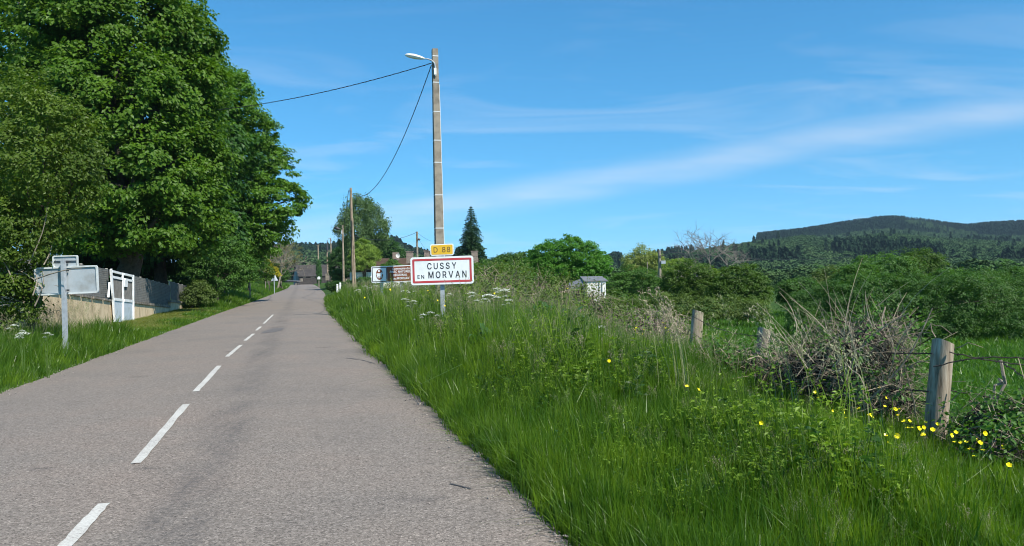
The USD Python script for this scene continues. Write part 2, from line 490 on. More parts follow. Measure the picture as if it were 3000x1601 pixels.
M_bark = simple('tree_bark', (0.085, 0.068, 0.05), 0.9, 0.25, 9, bump=0.02, bscale=30)
M_paleb = simple('pale_bark', (0.24, 0.205, 0.155), 0.9, 0.2, 9, bump=0.01)
M_greyb = simple('grey_twigs', (0.20, 0.175, 0.15), 0.9, 0.25, 6)
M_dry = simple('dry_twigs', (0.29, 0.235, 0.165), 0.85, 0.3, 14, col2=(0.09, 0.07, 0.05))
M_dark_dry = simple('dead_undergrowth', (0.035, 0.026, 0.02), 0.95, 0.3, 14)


def grass_mat(name, lo, mid, hi, dry, trans=0.5, dry_at=0.86, dry_soft=0.12):
    nodes = {'g': ('geometry', {}),
             'n': ('noise_texture', {'scale': 0.55, 'detail': 3.0, 'roughness': 0.6}),
             'n2': ('noise_texture', {'scale': 2.7, 'detail': 2.0}),
             'w': ('math', {'math_type': 'multiply_add', 'value2': 0.70, 'value3': -0.32}),
             'w2': ('math', {'math_type': 'multiply_add', 'value2': 0.45}),
             'w3': ('math', {'math_type': 'multiply_add', 'value2': 0.5}),
             'r': ('rgb_ramp', {'ramp': [(0.12, lo), (0.38, mid), (0.60, hi)]}),
             'di': ('map_range', {'from_min': dry_at, 'from_max': dry_at + dry_soft, 'to_min': 0.0, 'to_max': 1.0, 'clamp': True}),
             'dm': ('mix_color', {'blend_type': 'mix', 'b': dry}),
             't': ('vector_math', {'math_type': 'multiply', 'vector2': (1.4, 1.4, 0.5)}),
             'p': ('principled_bsdf', {'roughness': 0.38, 'specular_ior_level': 0.45}),
             'tr': ('translucent_bsdf', {}), 'mx': ('mix_closure', {'fac': trans})}
    links = [('g.position', 'n.vector'), ('g.position', 'n2.vector'), ('g.random_per_island', 'w.value1'), ('n.fac', 'w2.value1'), ('w.value', 'w2.value3'), ('n2.fac', 'w3.value1'), ('w2.value', 'w3.value3'), ('w3.value', 'r.fac'),
             ('g.random_per_island', 'di.value'), ('r.color', 'dm.a'), ('di.result', 'dm.fac'), ('dm.result', 'p.base_color'), ('dm.result', 't.vector1'), ('t.vector', 'tr.color'), ('p.BSDF', 'mx.closure1'), ('tr.BSDF', 'mx.closure2')]
    return mat(name, nodes, links, 'mx.closure')


M_grass = grass_mat('verge_grass_blades', (0.060, 0.135, 0.010), (0.200, 0.315, 0.020), (0.37, 0.455, 0.040), (0.48, 0.43, 0.18), dry_at=0.90)
M_meadow = grass_mat('meadow_grass_blades', (0.060, 0.15, 0.014), (0.105, 0.215, 0.019), (0.165, 0.275, 0.028), (0.22, 0.24, 0.06), dry_at=0.93)
M_mown = grass_mat('mown_grass_blades', (0.15, 0.18, 0.045), (0.25, 0.24, 0.07), (0.34, 0.30, 0.11), (0.42, 0.35, 0.16), dry_at=0.5, dry_soft=0.4)
M_seed = simple('seed_heads', (0.36, 0.30, 0.20), 0.8, 0.2, 40)
M_seedp = simple('pale_green_seed_heads', (0.34, 0.33, 0.19), 0.8, 0.2, 40)
M_seedg = simple('green_seed_heads', (0.20, 0.22, 0.10), 0.8, 0.2, 40)

# ------------------------------------------------------------------ lie of the land
RC_Y = np.array([-60, 0, 40, 82, 137, 175, 235, 330.0])
RC_X = np.array([14.7, -1.38, -12.05, -22.3, -36.3, -46.6, -63.0, -92.0])
RZ_Y = np.array([-60, 0, 40, 60, 82, 137, 175, 205, 260, 330.0])
RZ_Z = np.array([0, 0, 0.0, 0.08, 0.25, 0.50, 0.86, 0.93, 0.8, 0.6])
HW = 2.78
CS = 1 / math.sqrt(1 + 0.268 ** 2)


def road_x(Y):
    return np.interp(Y, RC_Y, RC_X)


def road_z(Y):
    return np.interp(Y, RZ_Y, RZ_Z)


def smooth(x):
    x = np.clip(x, 0, 1); return x * x * (3 - 2 * x)


# skylines of the wooded hills: ground height follows from where the photograph shows them
_t = lambda pts, D, tree: (np.array([un(p[0], p[1])[0] / F for p in pts]), np.array([at(p[0], p[1], D)[2] - tree for p in pts]))
D1, D2 = 1000.0, 1700.0
FR = _t([(-3000, 700), (-800, 720), (0, 735), (600, 745), (850, 735), (960, 735), (1050, 722), (1120, 705), (1165, 716), (1195, 742), (1240, 752), (1290, 778), (1360, 840), (1600, 840), (1690, 800), (1780, 766), (1800, 756), (1830, 758), (1880, 762), (1952, 745), (2080, 728), (2225, 708), (2350, 692), (2450, 700), (2610, 684), (2710, 695), (3000, 712), (3400, 700), (4500, 690), (7000, 700)], D1, 14)
BK = _t([(-3000, 760), (0, 775), (1500, 800), (1900, 800), (2140, 770), (2212, 722), (2219, 690), (2245, 687), (2350, 677), (2440, 662), (2520, 648), (2600, 640), (2660, 642), (2710, 648), (2780, 659), (2830, 664), (2900, 657), (3000, 652), (3300, 640), (4500, 660), (7000, 700)], D2, 17)


def land(X, Y):
    X = np.asarray(X, float); Y = np.asarray(Y, float)
    zr = road_z(Y)
    d = (X - road_x(Y)) * CS
    # right verge: a low bank that grows with distance, then the pasture below it
    tr = d - HW
    bank = np.interp(Y, [3, 8, 16, 60], [0.10, 0.20, 0.36, 0.36])
    zR = zr + bank * smooth(tr / 1.5) * (1 - 0.75 * smooth((tr - 2.2) / 2.5))
    fall = smooth((X - 3.3) / 3.0)
    zR = zR - fall * (0.55 + bank) - 0.012 * np.clip(X - 6, 0, 200) * smooth((X - 5) / 5)
    # left verge and the raised garden behind its wall
    tl = -d - HW
    zL = zr + 0.05 * smooth(tl / 0.8) + np.where(Y < 48, 0.55, 0.3) * smooth((tl - 3.0) / 0.9) * smooth((Y - 18) / 5)
    zl_bank = 0.5 * smooth(tl / 3.0) * smooth((Y - 46) / 8)
    zL = zL + zl_bank
    z = np.where(d > 0, zR, zL)
    inside = smooth((HW - 0.12 - np.abs(d)) / 0.18)
    z = z - 0.16 * inside + 0.02 * smooth((np.abs(d) - HW) / 0.1) - 0.02
    # far land
    r = np.hypot(X, Y)
    ta = np.where(Y > 1, X / np.maximum(Y, 1), np.sign(X) * 9)
    h1 = np.interp(ta, *FR); h2 = np.interp(ta, *BK)
    dd = np.where(Y > 1, Y, r)
    right = smooth((ta - 0.02) / 0.12)
    zv1 = z * (1 - right) + right * -3.0
    v2 = 1.5 * (1 - right) - 9.0 * right
    far = np.where(dd < 420, v2, np.where(dd < D1, v2 + (h1 - v2) * smooth((dd - 420) / (D1 - 420)) ** 0.85,
          np.where(dd < D2, h1 + (np.maximum(h2, h1 - 12) - h1) * smooth((dd - D1) / (D2 - D1)) , np.maximum(h2, h1 - 12) - 0.02 * (dd - D2))))
    far = np.maximum(far, -40)
    nearz = z * (1 - smooth((dd - 60) / 150) * right) + -9.0 * smooth((dd - 60) / 330) * right
    w = smooth((dd - 250) / 170)
    z = nearz * (1 - w) + far * w
    bump = (meshkit.fbm(np.stack([X * 0.6, Y * 0.6, X * 0], -1), 3, 5) - 0.5) * 0.10 * smooth((np.abs(d) - HW - 0.1) / 0.8)
    return z + np.where(dd < 200, bump, 0)


ang = np.unique(np.concatenate([np.linspace(-50, 50, 290), np.arange(50, 310, 4.0)]))
ang = np.radians(np.append(ang, 310.0))
rad = 0.6 * 1.036 ** np.arange(0, 262)
rad = np.append(rad, [7500.0])
RR, AA = np.meshgrid(rad, ang, indexing='ij')
gx, gy = RR * np.sin(AA), RR * np.cos(AA)
gz = land(gx, gy)
V = np.vstack([np.stack([gx, gy, gz], -1).reshape(-1, 3), [[0, 0, float(land(0.0, 0.0))]]])
na = len(ang)
i, j = np.meshgrid(np.arange(len(rad) - 1), np.arange(na - 1), indexing='ij')
q = np.stack([i * na + j, (i + 1) * na + j, (i + 1) * na + j + 1, i * na + j + 1], -1).reshape(-1, 4)
FQ = np.vstack([q[:, [0, 2, 1]], q[:, [0, 3, 2]], np.stack([np.full(na - 1, len(V) - 1), np.arange(na - 1), np.arange(1, na)], 1)[:, [0, 2, 1]]])
_nz = np.cross(V[FQ[0, 1]] - V[FQ[0, 0]], V[FQ[0, 2]] - V[FQ[0, 0]])[2]
if _nz < 0:
    FQ = FQ[:, [0, 2, 1]]
gn = {'g': ('geometry', {}), 'n': ('noise_texture', {'scale': 0.35, 'detail': 6.0, 'roughness': 0.65}), 'n2': ('noise_texture', {'scale': 9.0, 'detail': 4.0}),
      'r': ('rgb_ramp', {'ramp': [(0.3, (0.03, 0.062, 0.012)), (0.5, (0.045, 0.095, 0.016)), (0.68, (0.075, 0.125, 0.025))]}),
      'm': ('mix_color', {'blend_type': 'multiply', 'fac': 0.7}), 'r2': ('rgb_ramp', {'ramp': [(0.3, (0.45, 0.42, 0.4)), (0.7, (1.1, 1.1, 1.0))]}),
      'b': ('bump', {'distance': 0.04, 'strength': 0.7}), 'p': ('principled_bsdf', {'roughness': 0.95, 'specular_ior_level': 0.1})}
M_ground = mat('meadow_soil', gn, [('g.position', 'n.vector'), ('g.position', 'n2.vector'), ('n.fac', 'r.fac'), ('n2.fac', 'r2.fac'), ('r.color', 'm.a'), ('r2.color', 'm.b'), ('m.result', 'p.base_color'), ('n2.fac', 'b.height'), ('b.normal', 'p.normal')], 'p.BSDF')
tag(part('ground', (V, FQ), M_ground, smooth=True), kind='structure')

# ------------------------------------------------------------------ the road
ra = {'g': ('geometry', {}),
      'v': ('voronoi_texture', {'scale': 150.0, 'randomness': 1.0}), 'sep': ('separate_color', {}),
      'v2': ('voronoi_texture', {'scale': 82.0, 'randomness': 1.0}), 'sep2': ('separate_color', {}),
      'cmx': ('math', {'math_type': 'multiply_add', 'value2': 0.45}), 'half': ('math', {'math_type': 'multiply', 'value2': 0.55}),
      'chips': ('rgb_ramp', {'ramp': [(0.06, (0.062, 0.052, 0.044)), (0.28, (0.134, 0.115, 0.097)), (0.55, (0.196, 0.168, 0.142)), (0.82, (0.258, 0.222, 0.188)), (0.97, (0.40, 0.35, 0.30))]}),
      'n': ('noise_texture', {'scale': 0.45, 'detail': 4.0, 'roughness': 0.6}),
      'tone': ('rgb_ramp', {'ramp': [(0.3, (0.86, 0.88, 0.90)), (0.5, (1.0, 1.0, 1.0)), (0.7, (1.07, 1.02, 1.0))]}),
      'm': ('mix_color', {'blend_type': 'multiply', 'fac': 1.0}),
      # bitumen shows through along the wheel tracks: distance from the road's middle
      'sx': ('separate_xyz', {}), 'dd': ('math', {'math_type': 'multiply_add', 'value2': 0.268}), 'do': ('math', {'math_type': 'add', 'value2': 1.38}),
      'ds': ('math', {'math_type': 'subtract', 'value2': 0.62}), 'da': ('math', {'math_type': 'absolute'}),
      'tr': ('map_range', {'from_min': 0.05, 'from_max': 0.42, 'to_min': 1.0, 'to_max': 0.0, 'clamp': True, 'range_type': 'smoothstep'}),
      'mp': ('mapping', {'mapping_type': 'point', 'scale': (2.2, 0.5, 1.0), 'rotation': (0, 0, 0.26)}), 'n3': ('noise_texture', {'scale': 0.8, 'detail': 5.0, 'roughness': 0.7}),
      'n3r': ('map_range', {'from_min': 0.38, 'from_max': 0.62, 'to_min': 0.0, 'to_max': 1.0, 'clamp': True}),
      'n4': ('noise_texture', {'scale': 24.0, 'detail': 3.0, 'roughness': 0.6}), 'n4r': ('map_range', {'from_min': 0.35, 'from_max': 0.6, 'to_min': 0.25, 'to_max': 1.0, 'clamp': True}),
      't1': ('math', {'math_type': 'multiply'}), 't2': ('math', {'math_type': 'multiply'}), 't3': ('math', {'math_type': 'multiply', 'value2': 0.62}),
      'dk': ('mix_color', {'blend_type': 'mix', 'b': (0.062, 0.060, 0.060)}),
      # a few bleeding spots
      'n5': ('noise_texture', {'scale': 0.9, 'detail': 2.0}), 'mp5': ('mapping', {'mapping_type': 'point', 'scale': (1.0, 1.6, 1.0), 'location': (3.3, 7.7, 0)}),
      'n5r': ('map_range', {'from_min': 0.70, 'from_max': 0.78, 'to_min': 0.0, 'to_max': 0.8, 'clamp': True}), 't5': ('math', {'math_type': 'multiply'}),
      'dk2': ('mix_color', {'blend_type': 'mix', 'b': (0.045, 0.043, 0.043)}),
      'b': ('bump', {'distance': 0.006, 'strength': 0.55}), 'p': ('principled_bsdf', {'roughness': 0.85, 'specular_ior_level': 0.25})}
rl = [('g.position', 'v.vector'), ('g.position', 'v2.vector'), ('v.color', 'sep.color'), ('v2.color', 'sep2.color'), ('sep2.r', 'half.value1'), ('sep.r', 'cmx.value1'), ('half.value', 'cmx.value3'), ('cmx.value', 'chips.fac'),
      ('g.position', 'n.vector'), ('n.fac', 'tone.fac'), ('chips.color', 'm.a'), ('tone.color', 'm.b'),
      ('g.position', 'sx.vector'), ('sx.y', 'dd.value1'), ('sx.x', 'dd.value3'), ('dd.value', 'do.value1'), ('do.value', 'ds.value1'), ('ds.value', 'da.value1'), ('da.value', 'tr.value'),
      ('g.position', 'mp.vector'), ('mp.vector', 'n3.vector'), ('n3.fac', 'n3r.value'), ('g.position', 'n4.vector'), ('n4.fac', 'n4r.value'),
      ('tr.result', 't1.value1'), ('n3r.result', 't1.value2'), ('t1.value', 't2.value1'), ('n4r.result', 't2.value2'), ('t2.value', 't3.value1'), ('m.result', 'dk.a'), ('t3.value', 'dk.fac'),
      ('g.position', 'mp5.vector'), ('mp5.vector', 'n5.vector'), ('n5.fac', 'n5r.value'), ('n5r.result', 't5.value1'), ('n4r.result', 't5.value2'), ('dk.result', 'dk2.a'), ('t5.value', 'dk2.fac'),
      ('dk2.result', 'p.base_color'), ('v.distance', 'b.height'), ('b.normal', 'p.normal')]
M_road = mat('chip_seal', ra, rl, 'p.BSDF')
rng = np.random.default_rng(11)
ys = np.concatenate([np.arange(-40, 60, 0.35), np.arange(60, 262, 1.5)])
cs = np.array([-1, -0.96, -0.6, -0.2, 0.2, 0.6, 0.96, 1.0])
wl = 1 + 0.02 * (meshkit.fbm(np.stack([ys * 1.3, ys * 0, ys * 0], -1), 3, 2) - 0.5) * 2
xs = road_x(ys)
slope = np.gradient(xs, ys); ln = np.sqrt(1 + slope ** 2)
rv = []
for c in cs:
    off = c * HW * np.where(abs(c) > 0.9, wl, 1.0)
    rv.append(np.stack([xs + off / ln, ys - off * slope / ln, road_z(ys) + 0.03 * (1 - c * c) - (0.05 if abs(c) == 1 else 0)], -1))
rv = np.stack(rv, 1)
n = len(cs); i, j = np.meshgrid(np.arange(len(ys) - 1), np.arange(n - 1), indexing='ij')
rq = np.stack([i * n + j, i * n + j + 1, (i + 1) * n + j + 1, (i + 1) * n + j], -1).reshape(-1, 4)
road = UsdGeom.Xform.Define(stage, path_for('road')).GetPrim()
tag(road, kind='structure')
part('carriageway', (rv.reshape(-1, 3), rq), M_road, road, smooth=True)


def road_surface(X, Y):
    c = (X - road_x(Y)) * CS / HW
    return road_z(Y) + 0.03 * (1 - c * c)


M_line = mat('worn_road_paint', {'g': ('geometry', {}), 'n': ('noise_texture', {'scale': 55.0, 'detail': 4.0, 'roughness': 0.7}), 'n2': ('noise_texture', {'scale': 3.0, 'detail': 2.0}), 'a': ('math', {'math_type': 'multiply_add', 'value2': 0.35}),
                                 'r': ('rgb_ramp', {'ramp': [(0.47, (0.17, 0.15, 0.14)), (0.60, (0.40, 0.38, 0.34)), (0.82, (0.52, 0.51, 0.46))]}), 'p': ('principled_bsdf', {'roughness': 0.75})},
             [('g.position', 'n.vector'), ('g.position', 'n2.vector'), ('n2.fac', 'a.value1'), ('n.fac', 'a.value3'), ('a.value', 'r.fac'), ('r.color', 'p.base_color')], 'p.BSDF')
dashes = [((160, 1634), (305, 1477)), ((399, 1359), (545, 1186)), ((574, 1148), (643, 1073)), ((665, 1046), (706, 1012)), ((718, 999), (743, 979)), ((751, 969), (764, 958)), ((773, 949), (800, 923))]
for a, b in dashes:
    A, B = ground_at(*a, 0.03), ground_at(*b, 0.03)
    k = 14
    q = np.linspace(0, 1, k)[:, None]
    P = A + (B - A) * q
    s = norm(np.cross(B - A, [0, 0, 1.0]))
    jag = 1 + 0.10 * rng.normal(size=(k, 2))
    l, r = P + s * 0.040 * jag[:, :1], P - s * 0.040 * jag[:, 1:]
    for e in (l, r):
        e[:, 2] = road_surface(e[:, 0], e[:, 1]) + 0.005
    v = np.vstack([l, r]); ii = np.arange(k - 1)
    part('lane_dash', (v, np.stack([ii, ii + k, ii + k + 1, ii + 1], 1)[:, ::-1]), M_line, road)

M_patch = simple('dark_patch_asphalt', (0.115, 0.105, 0.098), 0.85, 0.18, 30, bump=0.004, bscale=90)
M_tar = simple('tar_seam', (0.045, 0.043, 0.042), 0.6, 0.2, 9)
for pts in ([(770, 972), (800, 963), (834, 961), (826, 968), (806, 974), (764, 978)],):
    P = np.array([ground_at(*p, 0.03) for p in pts]); P[:, 2] = road_surface(P[:, 0], P[:, 1]) + 0.004
    part('repair_patch', (P, [[0, i, i + 1] for i in range(1, len(P) - 1)]), M_patch, road)
for pts, w in (([(628, 915), (690, 902), (745, 894), (782, 885), (795, 877), (789, 870)], 0.05), ([(1098, 1062), (1060, 1052), (1016, 1047)], 0.02), ([(1380, 1425), (1345, 1416), (1318, 1410)], 0.018)):
    P = np.array([ground_at(*p, 0.03) for p in pts]); q = np.linspace(0, len(P) - 1, 30); P = np.stack([np.interp(q, np.arange(len(P)), P[:, k]) for k in range(3)], 1)
    P[:, 2] = road_surface(P[:, 0], P[:, 1]) + 0.004
    T_ = norm(np.gradient(P, axis=0)); S__ = np.stack([-T_[:, 1], T_[:, 0], 0 * T_[:, 0]], 1); ww = w / 2 * (1 + 0.4 * rng.normal(size=30))[:, None]
    ii = np.arange(29); part('tar_seam', (np.vstack([P + S__ * ww, P - S__ * ww]), np.stack([ii, ii + 30, ii + 31, ii + 1], 1)), M_tar, road)

# ------------------------------------------------------------------ large structure: wall, fence and gate on the left
M_render = mat('beige_render', {'g': ('geometry', {}), 'n': ('noise_texture', {'scale': 1.6, 'detail': 6.0, 'roughness': 0.7}), 'mp': ('mapping', {'mapping_type': 'point', 'scale': (5, 5, 0.5)}), 'n2': ('noise_texture', {'scale': 1.4, 'detail': 4.0}),
                                'r': ('rgb_ramp', {'ramp': [(0.32, (0.40, 0.30, 0.185)), (0.5, (0.62, 0.475, 0.30)), (0.7, (0.70, 0.56, 0.37))]}), 'r2': ('rgb_ramp', {'ramp': [(0.3, (0.62, 0.62, 0.6)), (0.5, (1, 1, 1))]}),
                                'm': ('mix_color', {'blend_type': 'multiply', 'fac': 0.75}), 'n3': ('noise_texture', {'scale': 60.0, 'detail': 3.0}), 'b': ('bump', {'distance': 0.01, 'strength': 0.6}), 'p': ('principled_bsdf', {'roughness': 0.9, 'specular_ior_level': 0.2})},
               [('g.position', 'n.vector'), ('g.position', 'mp.vector'), ('mp.vector', 'n2.vector'), ('n.fac', 'r.fac'), ('n2.fac', 'r2.fac'), ('r.color', 'm.a'), ('r2.color', 'm.b'), ('m.result', 'p.base_color'), ('g.position', 'n3.vector'), ('n3.fac', 'b.height'), ('b.normal', 'p.normal')], 'p.BSDF')
M_coping = simple('weathered_coping', (0.21, 0.18, 0.145), 0.92, 0.3, 4, bump=0.012, bscale=30, col2=(0.07, 0.062, 0.05))
M_conc = simple('weathered_concrete', (0.235, 0.205, 0.16), 0.9, 0.2, 3.0, bump=0.006, bscale=40, col2=(0.13, 0.11, 0.085))
M_fpost = simple('pale_concrete_posts', (0.40, 0.37, 0.31), 0.9, 0.2, 8, bump=0.004)
M_fwire = simple('fence_wire', (0.15, 0.147, 0.135), 0.7, 0.2, 5, metal=0.2)
M_white = simple('white_gate_paint', (0.80, 0.80, 0.78), 0.42, 0.04, 5, col2=(0.62, 0.60, 0.54))
M_sheet = simple('pale_blue_sheet', (0.50, 0.56, 0.60), 0.45, 0.06, 4, col2=(0.40, 0.44, 0.45))
M_galv = simple('galvanised_steel', (0.42, 0.45, 0.47), 0.45, 0.12, 12, metal=0.35, spec=0.5)
M_alu = simple('dull_aluminium', (0.38, 0.42, 0.44), 0.5, 0.10, 2.5, metal=0.15, col2=(0.29, 0.30, 0.29))
M_rim = simple('dull_white_rim', (0.52, 0.55, 0.54), 0.5, 0.08, 6, col2=(0.38, 0.39, 0.36))
M_darkmetal = simple('dark_metal', (0.035, 0.036, 0.04), 0.5, 0.15, 9)

WD = np.array([-0.268, 1.0]) / math.hypot(0.268, 1)      # along the wall, away from the camera
WP0 = np.array([-15.2, 31.0])
WNRM = np.array([WD[1], -WD[0]])                        # towards the road


def on_wall(px, py, off=0.0):
    """Point of the wall's face (moved off towards the road) seen at a place of the photograph."""
    a = un(px, py)[0] / F
    p0 = WP0 + WNRM * off
    k = WD[0] / WD[1]
    Y = (p0[0] - k * p0[1]) / (a - k)
    return at(px, py, Y)


def wall_slab(m, pts, thick, off=0.0):
    """Prism whose front face is the polygon pts (pixels) on the wall plane."""
    P = np.array([on_wall(*p, off) for p in pts])
    n3 = np.array([WNRM[0], WNRM[1], 0])
    B = P - n3 * thick
    k = len(P)
    v = np.vstack([P, B])
    f = [[0, i + 1, i] for i in range(1, k - 1)] + [[k, k + i, k + i + 1] for i in range(1, k - 1)]
    for i in range(k):
        j = (i + 1) % k
        f += [[i, j, k + j], [i, k + j, k + i]]
    return m.add(v, f)


wall = thing('garden_wall', 'low beige rendered garden wall with dark coping behind the mown verge', 'wall', on_wall(300, 945))
m = MB()
wall_slab(m, [(-120, 812), (165, 858), (250, 869), (338, 885), (338, 975), (-120, 1040)], 0.22)
part('wall_face', m.get(), M_render, wall)
m = MB(); wall_slab(m, [(396, 889), (450, 896), (500, 902), (500, 940), (396, 955)], 0.22); part('wall_face', m.get(), M_render, wall)
m = MB(); wall_slab(m, [(500.6, 886), (545, 890), (610, 886), (610, 910), (500.6, 940)], 0.22); part('wall_face', m.get(), M_render, wall)
rng = np.random.default_rng(5)


def coping(x0, y0, x1, y1, k):
    for i in range(k):
        a, b = i / k + 0.004, (i + 1) / k - 0.004
        dz = rng.uniform(-0.3, 0.4)
        m = MB()
        wall_slab(m, [(x0 + (x1 - x0) * a, y0 + (y1 - y0) * a - 6.0 + dz), (x0 + (x1 - x0) * b, y0 + (y1 - y0) * b - 6.0 + dz), (x0 + (x1 - x0) * b, y0 + (y1 - y0) * b), (x0 + (x1 - x0) * a, y0 + (y1 - y0) * a)], 0.34, 0.06)
        part('coping', m.get(), M_coping, wall)


coping(-110, 813, 338, 885, 14)
coping(396, 889, 501, 902.2, 7)
coping(501.5, 885.6, 548, 890, 3)

fence = thing('mesh_fence', 'grey wire mesh fence with pale posts standing on the garden wall', 'fence', on_wall(200, 855))


def fence_run(x0, x1, top, bot, nposts, skip_first=False):
    """top, bot: functions of the pixel column."""
    A, B = on_wall(x0, bot(x0), -0.11), on_wall(x1, bot(x1), -0.11)
    length = np.linalg.norm((B - A)[:2])
    m = MB()
    ks = int(length / 0.045)

    def col(u):
        # column of the photograph at the share u of the real length
        P = A[:2] + (B[:2] - A[:2]) * u
        a = P[0] / P[1] * F
        x = 1500 + a
        for _ in range(4):
            x = 1500 + (a + (0.5 * (top(x) + bot(x)) - 800.5) * math.sin(ROLL)) / math.cos(ROLL)
        return x, P[1]
    us = np.linspace(0, 1, ks)
    tops, bots = [], []
    for u in us:
        x, Y = col(u)
        tops.append(at(x, top(x), Y)); bots.append(at(x, bot(x) - 2, Y))
    tops, bots = np.array(tops), np.array(bots)
    tops[:, :2] = bots[:, :2]
    for a, b in zip(bots, tops):
        m.bar(a, b, 0.008, 0.006)
    for h in np.linspace(0, 1, 15):
        L = bots + (tops - bots) * h
        sel = np.linspace(0, ks - 1, max(3, ks // 8)).astype(int)
        for p, q_ in zip(L[sel][:-1], L[sel][1:]):
            m.bar(p, q_, 0.020 if int(h * 14) % 7 else 0.03, 0.007, up=(WNRM[0], WNRM[1], 0))
    part('wire_mesh', m.get(), M_fwire, fence)
    for i in range(nposts):
        if skip_first and i == 0:
            continue
        k = int(i / (nposts - 1) * (ks - 1))
        m = MB(); m.bar(bots[k] + [WNRM[0] * -0.06, WNRM[1] * -0.06, -0.05], tops[k] + [WNRM[0] * -0.06, WNRM[1] * -0.06, 0.06], 0.075, 0.075, up=(WNRM[0], WNRM[1], 0))
        part('post', m.get(), M_fpost, fence)


fence_run(-60, 320, lambda x: np.interp(x, [60, 130, 230, 320], [738, 750, 775, 791]), lambda x: np.interp(x, [60, 165, 338], [838, 853, 878]), 8)
fence_run(397, 500, lambda x: np.interp(x, [395, 440, 500], [810, 821, 838]), lambda x: np.interp(x, [396, 500], [884, 896]), 7, True)
fence_run(502, 560, lambda x: np.interp(x, [500, 560], [826, 842]), lambda x: np.interp(x, [500, 560], [880, 886]), 6)

gate = thing('garden_gate', 'white two leaf metal gate with pale blue sheet panels in the garden wall', 'gate', on_wall(368, 944))
zx = lambda x, y: (x / 3.929, 650 + y / 3.929)


def gbar(name, a, b, w, material=M_white, off=0.08, d=None):
    m = MB(); m.bar(on_wall(*zx(*a), off), on_wall(*zx(*b), off), w, d or 0.06, up=(WNRM[0], WNRM[1], 0))
    return part(name, m.get(), material, gate)


gbar('gate_post', (1278, 548), (1322, 1150), 0.16)
gbar('stile', (1414, 590), (1420, 1165), 0.13, off=0.1)
gbar('gate_post', (1533, 615), (1537, 1162), 0.17)
gbar('top_rail', (1290, 572), (1404, 600), 0.08); gbar('top_rail', (1424, 603), (1524, 626), 0.08)
gbar('upper_rail', (1290, 636), (1404, 660), 0.09); gbar('upper_rail', (1424, 662), (1524, 684), 0.09)
gbar('middle_rail', (1312, 892), (1408, 905), 0.10); gbar('middle_rail', (1428, 906), (1526, 917), 0.10)
gbar('brace', (1262, 700), (1250, 872), 0.05)
for x0, x1, y0, y1, a0, a1 in ((1316, 1408, 905, 917, 1152, 1155), (1428, 1526, 917, 926, 1155, 1157)):
    m = MB(); wall_slab(m, [zx(x0, y0), zx(x1, y1), zx(x1, a1), zx(x0, a0)], 0.025, 0.085)
    part('sheet_panel', m.get(), M_sheet, gate)
for x0, x1, y0, y1, b0, b1 in ((1292, 1404, 640, 660, 888, 902), (1426, 1524, 666, 684, 904, 914)):
    m = MB()
    for k in np.linspace(0, 1, 46):
        m.bar(on_wall(*zx(x0 + (x1 - x0) * k, y0 + (y1 - y0) * k), 0.08), on_wall(*zx(x0 + (x1 - x0) * k, b0 + (b1 - b0) * k), 0.08), 0.011, 0.006)
    for k in np.linspace(0, 1, 22):
        m.bar(on_wall(*zx(x0, y0 + (b0 - y0) * k), 0.08), on_wall(*zx(x1, y1 + (b1 - y1) * k), 0.08), 0.016, 0.006, up=(WNRM[0], WNRM[1], 0))
    part('mesh_infill', m.get(), M_fwire, gate)
m = MB(); wall_slab(m, [zx(1434, 690), zx(1450, 652), zx(1474, 690), zx(1472, 752), zx(1434, 750)], 0.02, 0.14)
part('notice_plate', m.get(), M_white, gate)

# ------------------------------------------------------------------ signs
M_swhite = simple('white_sign_sheeting', (0.70, 0.745, 0.75), 0.4, 0.03, 3.5, col2=(0.60, 0.63, 0.615))
M_sred = simple('faded_red_sheeting', (0.42, 0.055, 0.06), 0.4, 0.10, 6)
M_sblack = simple('black_lettering', (0.018, 0.020, 0.028), 0.5, 0.1, 8)
M_syellow = simple('yellow_sheeting', (0.66, 0.40, 0.03), 0.4, 0.06, 4)
M_sbrown = simple('brown_sheeting', (0.19, 0.062, 0.026), 0.45, 0.12, 5)
M_sdark = simple('dark_sign_frame', (0.03, 0.032, 0.036), 0.5, 0.1, 5)


def post(name, px, y0, Y, top_z, w, parent, d=None, dy=0.07):
    p = at(px, y0, Y)
    z0 = float(land(p[0], Y + dy)) - 0.3
    m = MB(); m.box(((p[0]), Y + dy, (z0 + top_z) / 2), (w, d or w, top_z - z0))
    return part(name, m.get(), M_galv, parent)


TS = at(1296, 793, 16.0); TS_ROLL = math.radians(0.5); TW, TH = 1.275, 0.565
sign = thing('town_sign', 'white town name sign with red border reading CUSSY EN MORVAN', 'road sign', (TS[0], 16.0, float(land(TS[0], 16.0))))
m = MB(); v, f = stand_up(plate2d(rounded(TW, TH, 0.055), 0.03), TS, 0, TS_ROLL); part('panel', (v, f), M_swhite, sign)
rg = rounded(TW - 0.075, TH - 0.075, 0.03).difference(rounded(TW - 0.16, TH - 0.16, 0.012))
part('red_border', stand_up(plate2d(rg, 0.003), TS, 0, TS_ROLL, 0.030), M_sred, sign)
for s, hgt, w, ox, oy, bold in (('CUSSY', 0.122, 0.59, -0.005, 0.032, False), ('EN', 0.074, 0.135, -0.435, -0.155, False), ('MORVAN', 0.130, 0.775, 0.105, -0.15, True)):
    t = text2(s, hgt, w, spacing=hgt * 0.42, bold=True)
    tv = np.array(t.vertices); tv[:, 0] += ox; tv[:, 1] += oy
    part('lettering', stand_up(trimesh.Trimesh(tv, t.faces, process=False), TS, 0, TS_ROLL, 0.0301), M_sblack, sign)
RP = at(1295.5, 732.5, 16.0)
rp = part('route_plate', stand_up(plate2d(rounded(0.475, 0.232, 0.04), 0.03), RP, 0, math.radians(0.6)), M_swhite, sign)
